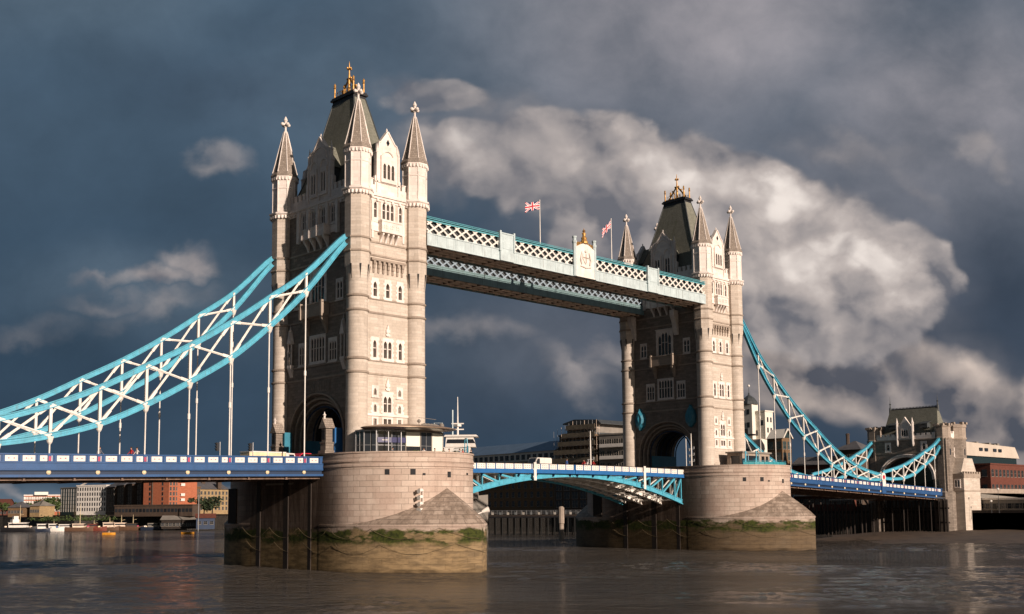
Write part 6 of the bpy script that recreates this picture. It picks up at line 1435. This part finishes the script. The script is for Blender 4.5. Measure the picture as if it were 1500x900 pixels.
bldg('brown block just right of the farther tower under the rear chain', (187, 61), (187, 49.4), 3, GZ, 6.0, brick_b, 6, 4, 1.3, 1.5, 'flat', grp=GW_)
rt = bldg('dark roofed building immediately left of the abutment tower', (194, 28), (194, 20.2), 9, GZ, 8.2, brick_d, 5, 5, 1.0, 1.5, 'hip', grp=GW_)
b = MB(); c = Vector((197, 25.5, 0)); b.lathe((c.x, c.y, 0), [(.5, 7), (.5, 12.6), (.65, 12.7), (.4, 13.1)], 6); adopt(b.build('chimney', brick_d), rt)
t = bldg('modern office with a pale stone top and dark slanted glazing behind the abutment', (296, 36), (352, 36), 30, GZ, 10.0, glassgr, 24, 1, .3, 12, 'none', wmat=steel, frame=False, first=2.5, grp=GW_)
b = MB(); b.hexa([(295, 35.2, 10.02), (353, 35.2, 10.02), (353, 66, 10.02), (295, 66, 10.02), (295, 35.6, 15.2), (350, 35.6, 14.4), (350, 66, 14.4), (295, 66, 15.2)]); b.build('stone_top', portst, t)
for x in (316, 321, 329, 334): b = MB(); b.box(x-1.4, x+1.4, 35.1, 35.25, 12, 13.2); b.build('slot_window', glassdk, t)
for x in (325, 337, 342, 345): b = MB(); b.box(x-1, x+1, 40, 43, 14.5, 15.6+.4*(x % 2)); b.build('roof_plant', concrete, t)
bldg('dark red brick building with white ground floor at the right edge', (270, 14), (312, 14), 16, GZ, 5.6, brick_r, 13, 2, 1.7, 2.3, 'flat', grp=GW_, first=5.0, side=4)
t = empty('approach_viaduct', (215, 0, GZ), 'stone approach viaduct with dark arches at the right edge', 'viaduct')
b = MB()
poly = [(191, GZ), (193, GZ)]
x = 193
while x < 330:
    poly += [(x, GZ)]+[(x+4-4*math.cos(math.pi*k/8), GZ+1.6+2.2*math.sin(math.pi*k/8)) for k in range(9)]+[(x+8, GZ)]; x += 10.5
poly += [(330, GZ), (330, -4.9), (191, -4.4)]
b.prism(poly, lambda p, q, d: (p, d, q), -9.6, 9.6); b.build('wall', concrete, t); b = MB(); b.box(191, 330, -10.0, -9.55, -4.75, -3.5); b.build('parapet', trimst, t)
b = MB(); b.box(196, 199.5, -10.2, -10.0, -9.5, -3.6); b.build('painted_panel', blue, t)
bldg('long low pale quay building at the right edge below the viaduct', at(1436, 312), at(1524, 305), 4, GZ, -6.2, concrete, 8, 1, 3.0, 1.3, 'flat', rmat=white, grp=GW_, first=.4)
def lamp(x, y, z, h, label):
    t = empty('street_lamp', (x, y, z), label, 'street lamp', 'street lamps on the quay'); b = MB(); b.lathe((x, y, z), [(.14, 0), (.12, .6), (.07, .8), (.05, h-.3)], 8); b.build('post', black, t); b = MB(); b.ico((x, y, z+h), .32); b.build('globe', white, t)
for u, d, h, lb in ((1463, 301, 6.0, 'street lamp with a white globe before the viaduct, upper of the pair'), (1452, 303, 3.0, 'low white globe lamp on the quay wall at the right')): p = at(u, d); lamp(p.x, p.y, GZ, h, lb)
# timber piling in front of the abutment
t = empty('timber_piling', (178, 2, WZ), 'row of dark timber fender piles below the abutment tower', 'piling')
for k in range(40):
    y = -11.5+1.05*k; h = -6.2+random.uniform(-1.2, .7)-(k > 20)*.8; b = MB(); xx = 177.2+.02*k+random.uniform(-.15, .15)-(.12*max(0, k-16)); b.tube([(xx, y, -18), (xx+random.uniform(-.1, .1), y, h)], .26, 7); b.build('pile', browndk, t)
for z in (-8.6, -12.2): b = MB(); b.box(177.45, 177.75, -11.8, 6, z-.2, z+.2); b.build('waling', browndk, t)
b = MB(); b.bar((176, -11.6, -6.0), (168, 16, -6.2), .25, .25); tag(b.build('gangway_rail', steel), 'thin pale gangway rail under the right deck', 'rail')
# ---- boats
def ring_hull(x, y, z, ln, bm_, h, rz, m, par, sheer=.4, name='hull'):
    ca, sa = math.cos(rz), math.sin(rz); P = lambda a, c, e: (x+a*ca-c*sa, y+a*sa+c*ca, z+e); rr = []
    for k in range(13):
        f = k/12; s = (f-.5)*ln; wd = bm_/2*min(1, (1-f)*3.2+.02)**.6*(.85+.15*min(1, f*4)); top = h+sheer*(2*f-1)**2*(1.4 if f > .5 else .6)
        rr.append([P(s, -wd, top), P(s, -wd*.9, .1), P(s, -wd*.5, -.5), P(s, wd*.5, -.5), P(s, wd*.9, .1), P(s, wd, top)])
    b = MB(); b.loft(rr); return weld(b.build(name, m, par), 50)
def boat(x, y, ln, label, rz=0, hull=None, sup=white, mast=0, cab=(.0, .35, 1.6), grp='small craft moored along the far bank', cat='boat', bw=None):
    t = empty('moored_boat', (x, y, WZ), label, cat, grp); bm_ = bw or ln*.26; h = ln*.09+.5
    ring_hull(x, y, WZ, ln, bm_, h, rz, hull or black, t)
    ca, sa = math.cos(rz), math.sin(rz); P = lambda a, c, e: Vector((x+a*ca-c*sa, y+a*sa+c*ca, WZ+e))
    def bx(a0, a1, w_, e0, e1, nm, m, par=t): b = MB(); b.hexa([P(a0, -w_, e0), P(a1, -w_, e0), P(a1, w_, e0), P(a0, w_, e0), P(a0, -w_, e1), P(a1-.1, -w_, e1), P(a1-.1, w_, e1), P(a0, w_, e1)]); return b.build(nm, m, par)
    bx(-ln*.46, ln*.32, bm_*.4, h-.15, h, 'deck', brown)
    c0, cl, ch = cab; cb_ = bx((c0-cl/2)*ln, (c0+cl/2)*ln, bm_*.32, h, h+ch, 'cabin', sup); bx((c0-cl/2)*ln+.2, (c0+cl/2)*ln+.06, bm_*.33, h+ch*.5, h+ch*.82, 'window_band', glassdk, cb_); bx((c0-cl/2)*ln-.2, (c0+cl/2)*ln+.3, bm_*.36, h+ch, h+ch+.12, 'cabin_roof', sup)
    rc = random.Random(int(x*7+y*3)); 
    for k in range(5):
        a0 = rc.uniform(-.42, .3)*ln; sz = rc.uniform(.25, .6); c_ = rc.uniform(-.2, .2)*bm_; q = P(a0, c_, h+sz/2); b = MB(); b.box(q.x-sz, q.x+sz, q.y-sz*.6, q.y+sz*.6, q.z-sz/2, q.z+sz*rc.uniform(.3, 1.2)); b.build('deck_gear', rc.choice([white, redst, blue, cream, concrete, brown]), t)
    if mast: b = MB(); p = P(c0*ln+.5, 0, h); b.tube([p, p+Vector((0, 0, mast*.6)), p+Vector((0, 0, mast))], [.12, .09, .04], 6); b.bar(p+Vector((0, 0, mast*.55)), p+Vector((0, 0, mast*.55))+Vector((ca*1.4, sa*1.4, .3)), .08); b.build('mast', cream, t)
    return t
rv = lambda u, d: at(u, d)
hullr = plain('rust_hull', s2l((112, 52, 38)), .7); hullb = plain('brown_hull', s2l((92, 66, 48)), .7); hulld = plain('navy_hull', s2l((30, 40, 58)), .5)
AA = R_(-38)
p = rv(31, 480); t = boat(p.x, p.y, 14, 'white tug with stepped superstructure at the far left, largest of the moored craft', AA, black, white, 9, (-.05, .5, 1.9), cat='tug')
for a, e0, e1, w_ in ((-2.2, 4.0, 5.6, 1.3), (-2.0, 5.6, 6.9, .9)):
    b = MB(); q = p+Vector((math.cos(AA)*a, math.sin(AA)*a, 0)); b.box(q.x-w_, q.x+w_, q.y-w_, q.y+w_, WZ+e0-.6, WZ+e1-.6); b.build('wheelhouse', white, t)
BO = [(62, 478, 7.5, hulld, white, 0, 'small red and white launch right of the tug'), (78, 478, 9, white, white, 3, 'long low white motor cruiser, third boat from the left'), (97, 480, 9, hulld, white, 0, 'navy hulled cruiser with a white cabin left of the masted barge'),
      (118, 478, 11, hullb, brown, 9.5, 'brown sailing barge with the tallest cream mast'), (139, 478, 10, hullr, hullr, 3, 'rust red barge in the middle of the row'), (158, 480, 10, hullb, brown, 4, 'brown barge beside the rust red one'),
      (176, 480, 9.5, hullr, brown, 5, 'dull red lighter fifth from the right'), (197, 478, 11, hullb, brick_d, 5, 'dark brown barge with a cluttered deck'), (224, 474, 9, hulld, concrete, 0, 'grey roofed narrow boat right of the dark barge'), (241, 474, 9, white, concrete, 0, 'pale low launch nearest the grey jetty shed')]
for u, d, ln, hl, sp_, ms, lb in BO:
    p = rv(u, d); boat(p.x, p.y, ln, lb, AA+random.uniform(-.1, .1), hl, sp_, ms, (random.uniform(-.12, .05), random.uniform(.3, .45), random.uniform(1.3, 1.9)))
for u, d, lb in ((161, 398, 'orange mooring buoy float at the left, nearer the moored barges'), (276, 388, 'orange mooring buoy float closest to the nearer pier')):
    p = rv(u, d); t = empty('mooring_buoy', (p.x, p.y, WZ), lb, 'buoy', 'orange mooring buoys'); ring_hull(p.x, p.y, WZ, 4.2, 1.9, .75, AA, orange, t, 0, 'float'); b = MB(); b.tube([(p.x-.3, p.y, WZ+.6), (p.x, p.y, WZ+1.3), (p.x+.3, p.y, WZ+.6)], .08, 5); b.build('mooring_ring', brown, t)
# larger ship with a white mast seen over the pier
p = rv(672, 300); RZ = R_(135)+math.pi; t = empty('ship', (p.x, p.y, WZ), 'white ship with a tall pole mast, seen over the right edge of the nearer pier', 'ship')
ca, sa = math.cos(RZ), math.sin(RZ)
ring_hull(p.x-ca*14, p.y-sa*14, WZ, 44, 9, 10.5, RZ, concrete, t, .8)
def sb(a0, a1, w_, e0, e1, nm, m, par=None):
    b = MB(); P = lambda a, c, e: Vector((p.x+a*ca-c*sa, p.y+a*sa+c*ca, WZ+e)); b.hexa([P(a0, -w_, e0), P(a1, -w_, e0), P(a1, w_, e0), P(a0, w_, e0), P(a0+.3, -w_, e1), P(a1-.6, -w_, e1), P(a1-.6, w_, e1), P(a0+.3, w_, e1)]); return b.build(nm, m, par or t)
sb(-20, 5.5, 3.6, 10.5, 16, 'deckhouse', concrete); sb(-9, 4.6, 3.2, 16, 20.5, 'superstructure', concrete); sb(-5, 4.0, 2.8, 20.5, 24.6, 'bridge', white); w_ = sb(-3.5, 4.8, 3.0, 24.6, 27.4, 'wheelhouse', white); sb(-3.8, 5.6, 3.5, 27.4, 27.9, 'bridge_roof', white); sb(-3.2, 4.72, 3.04, 25.6, 26.7, 'window_band', glassdk, w_)
sb(-7.5, -4.8, 1.5, 20.5, 29.0, 'funnel', white)
b = MB(); q = Vector((p.x-ca*.2, p.y-sa*.2, WZ)); b.tube([q+Vector((0, 0, 27)), q+Vector((0, 0, 31)), q+Vector((0, 0, 38.6))], [.3, .22, .1], 8); b.bar(q+Vector((-1.2, 1.2, 31.2)), q+Vector((1.2, -1.2, 31.2)), .3, .3); b.bar(q+Vector((-1.2, 1.2, 29.6)), q+Vector((1.2, -1.2, 29.6)), .2, .3); b.box(q.x-.7, q.x+.7, q.y-.7, q.y+.7, WZ+30.4, WZ+31.0); b.build('mast', white, t)
b = MB(); b.tube([q+Vector((-1.0, 1.0, 27)), q+Vector((-1.0, 1.0, 35))], .22, 6); b.tube([q+Vector((-4.6, 4.6, 27)), q+Vector((-4.6, 4.6, 31.4)), q+Vector((-3.0, 3.0, 31.4)), q+Vector((-3.0, 3.0, 27))], .16, 6); b.build('rigging_frame', palebl, t)
# ---- left background
rt = bldg('long red brick block with white bands on the skyline at the left', at(35, 640), at(90, 640), 14, GZ, 1.3, brick_o, 16, 4, 1.4, 1.4, 'flat', rmat=white, grp=GW_, wmat=white)
b = MB(); A, B = at(50, 640), at(70, 640); b.bar(A+Vector((0, 0, 12.0)), B+Vector((0, 0, 12.0)), 5, 1.6); adopt(b.build('plant_room', render_w), rt)
bldg('modern flats with glass grid and pale fins, left half of the white pair', at(88, 548), at(113, 536), 16, GZ, 3.3, glassgr, 7, 6, .9, 1.6, 'flat', rmat=concrete, wmat=white, grp=GW_, frame=False)
rt = bldg('white modern flats with narrow dark windows in staggered rows', at(112, 536), at(155, 524), 18, GZ, 4.1, white, 12, 5, .7, 1.5, 'flat', rmat=white, grp=GW_, frame=False)
A, B = at(118, 536), at(138, 530); b = MB(); b.bar(A+Vector((0, 0, 14.0)), B+Vector((0, 0, 17.2)), 1.2, .3); adopt(b.build('roof_blade', white), rt)
wl = [(155, 168, 4.2), (168, 181, 4.8), (181, 193, 5.2), (193, 207, 5.7), (207, 222, 6.5)]
for i, (u0, u1, z) in enumerate(wl):
    bldg(('dark gabled warehouse touching the white modern flats', 'second dark gabled warehouse from the white flats', 'middle one of five dark riverside warehouses', 'dark warehouse second from the orange block', 'tallest dark warehouse, beside the orange block')[i], at(u0, 522-6*i), at(u1, 512-9*i), 16, GZ, z-1.2, brick_d, 4, 5, 1.1, 1.7, 'hip', grp=GW_, bal=None)
bldg('narrow orange brick end block with green glass bays', at(222, 488), at(248, 472), 12, GZ, 6.9, brick_o, 5, 7, 1.2, 1.6, 'flat', grp=GW_, wmat=glassgr)
bldg('bright orange brick block with white balconies, sunlit', at(247, 470), at(275, 478), 14, GZ, 7.2, brick_o, 6, 7, .9, 1.3, 'flat', grp=GW_, bal=[(5.6, 8.6, (2, 3, 5, 6))], side=2)
bldg('low dark shed range added as shade at the foot of the orange and dark warehouses', at(168, 488), at(282, 462), 5, GZ, -5.2, brick_d, 22, 1, 1.4, 1.4, 'flat', grp=GW_, first=.8, frame=False)  # dark range added in front, in place of shade on the lower storeys
bldg('brown brick block right of the orange one', at(275, 490), at(293, 498), 12, GZ, 2.6, brick_b, 5, 5, 1.0, 1.4, 'flat', grp=GW_, side=2)
t = bldg('tan block with chimneys partly behind the nearer pier', at(292, 506), at(334, 520), 12, GZ, 1.9, brick_y, 8, 4, 1.0, 1.4, 'gable', rmat=rooft, grp=GW_)
for u in (296, 320): c = at(u, 515); b = MB(); b.box(c.x-.9, c.x+.9, c.y-.9, c.y+.9, 2, 5.6); b.build('chimney', brick_d, t)
bldg('low tan and white house behind the tug', at(44, 540), at(58, 536), 9, GZ, -5.0, brick_y, 4, 1, 1.0, 1.2, 'hip', rmat=concrete, grp=GW_, first=1)
bldg('dark slate shed left of the low tan house', at(12, 545), at(34, 541), 9, GZ, -5.6, brick_b, 5, 1, 1.0, 1.2, 'hip', rmat=rooft, grp=GW_, first=1)
bldg('low terrace of red roofed houses at the left edge', at(-60, 700), at(10, 690), 12, GZ, -3.5, brick_r, 14, 2, 1.2, 1.3, 'gable', rmat=brick_r, grp=GW_, first=.6)
t = bldg('grey roofed floating jetty shed under the orange block', at(237, 466), at(290, 462), 6, WZ+.6, WZ+4.3, browndk, 10, 1, 1.6, 1.2, 'gable', rmat=concrete, grp=GW_, first=.4)
bldg('small blue pontoon hut with a dull red roof beside the nearer pier', at(288, 452), at(315, 452), 6, WZ+.5, WZ+5, bluedk, 3, 1, 1.2, 1.2, 'gable', rmat=brick_r, grp=GW_, first=1.2)
b = MB(); c = at(291, 450); b.tube([(c.x, c.y, WZ), (c.x, c.y, WZ+14)], .18, 6); tag(b.build('pontoon_pole', steel), 'tall pale guide pole beside the blue pontoon hut', 'pole')
def tree(x, y, z, h, r, label, m=leaf, n=420):
    t = empty('tree', (x, y, z), label, 'tree', 'trees along the far bank'); rng = random.Random(int(x*13+y*7)); b = MB(); b.tube([(x, y, z), (x+.1, y, z+h*.3), (x, y, z+h*.7)], [.32, .24, .1], 7)
    cl = []
    for k in range(9):
        a = rng.uniform(0, 6.28); rr_ = r*rng.uniform(.25, .75); c = Vector((x+rr_*math.cos(a), y+rr_*math.sin(a), z+h*rng.uniform(.42, .88))); cl.append((c, r*rng.uniform(.3, .5))); b.tube([(x, y, z+h*.35), c], [.14, .04], 5)
    b.build('trunk', browndk, t); b = MB()
    for k in range(n):
        c, cr = cl[k % 9]; dv = Vector((rng.gauss(0, 1), rng.gauss(0, 1), rng.gauss(0, .8))).normalized()*cr*rng.uniform(.5, 1.1); q = c+dv; s = rng.uniform(.35, .75)
        a = Vector((rng.uniform(-1, 1), rng.uniform(-1, 1), rng.uniform(-.6, .6))).normalized()*s; e = a.cross(Vector((rng.uniform(-1, 1), rng.uniform(-1, 1), rng.uniform(-1, 1)))).normalized()*s*.8; b.face([q-a, q+e*.7, q+a, q-e])
    b.build('crown', m, t)
TR = [(50, 575, 5.5, 'tree just left of the red brick block'), (57, 560, 6.5, 'rounded tree under the left end of the red brick block'), (64, 556, 7, 'tree under the middle of the red brick block'), (71, 552, 7.5, 'full green tree behind the moored cruiser'), (79, 550, 8, 'tallest green tree in the clump by the glass flats'), (85, 550, 7.5, 'tree touching the glass grid flats'),
      (22, 590, 6, 'brownish tree behind the slate shed'), (4, 600, 6, 'tree at the left edge beside the red roofs'), (285, 478, 7, 'dark tree below the brown brick block'), (299, 480, 6.5, 'dark tree before the tan block'), (311, 484, 7.5, 'dark tree nearest the nearer pier'), (36, 585, 6, 'tree left of the clump, above the tug')]
for i, (u, d, h, lb) in enumerate(TR):
    p = at(u, d); tree(p.x, p.y, GZ, h*1.15, h*.55, lb, leafdk if u > 200 else leaf)
# moored ladders and low bushes on the quay edge
for i in range(9):
    u = 62+i*14; p = at(u, 492+random.uniform(-3, 3)); b = MB(); rng = random.Random(i)
    for k in range(90):
        q = Vector((p.x+rng.gauss(0, 1.8), p.y+rng.gauss(0, 1.8), GZ-1.5+abs(rng.gauss(0, 1.0)))); a = Vector((rng.uniform(-1, 1), rng.uniform(-1, 1), rng.uniform(-1, 1))).normalized()*.4; e = Vector((rng.uniform(-1, 1), rng.uniform(-1, 1), rng.uniform(-1, 1))).normalized()*.4; b.face([q-a, q+e, q+a, q-e])
    tag(b.build('quay_bush', leaf), 'scrubby yellow green bush hanging on the quay wall above the moored boats', 'bush', 'bushes on the quay wall')
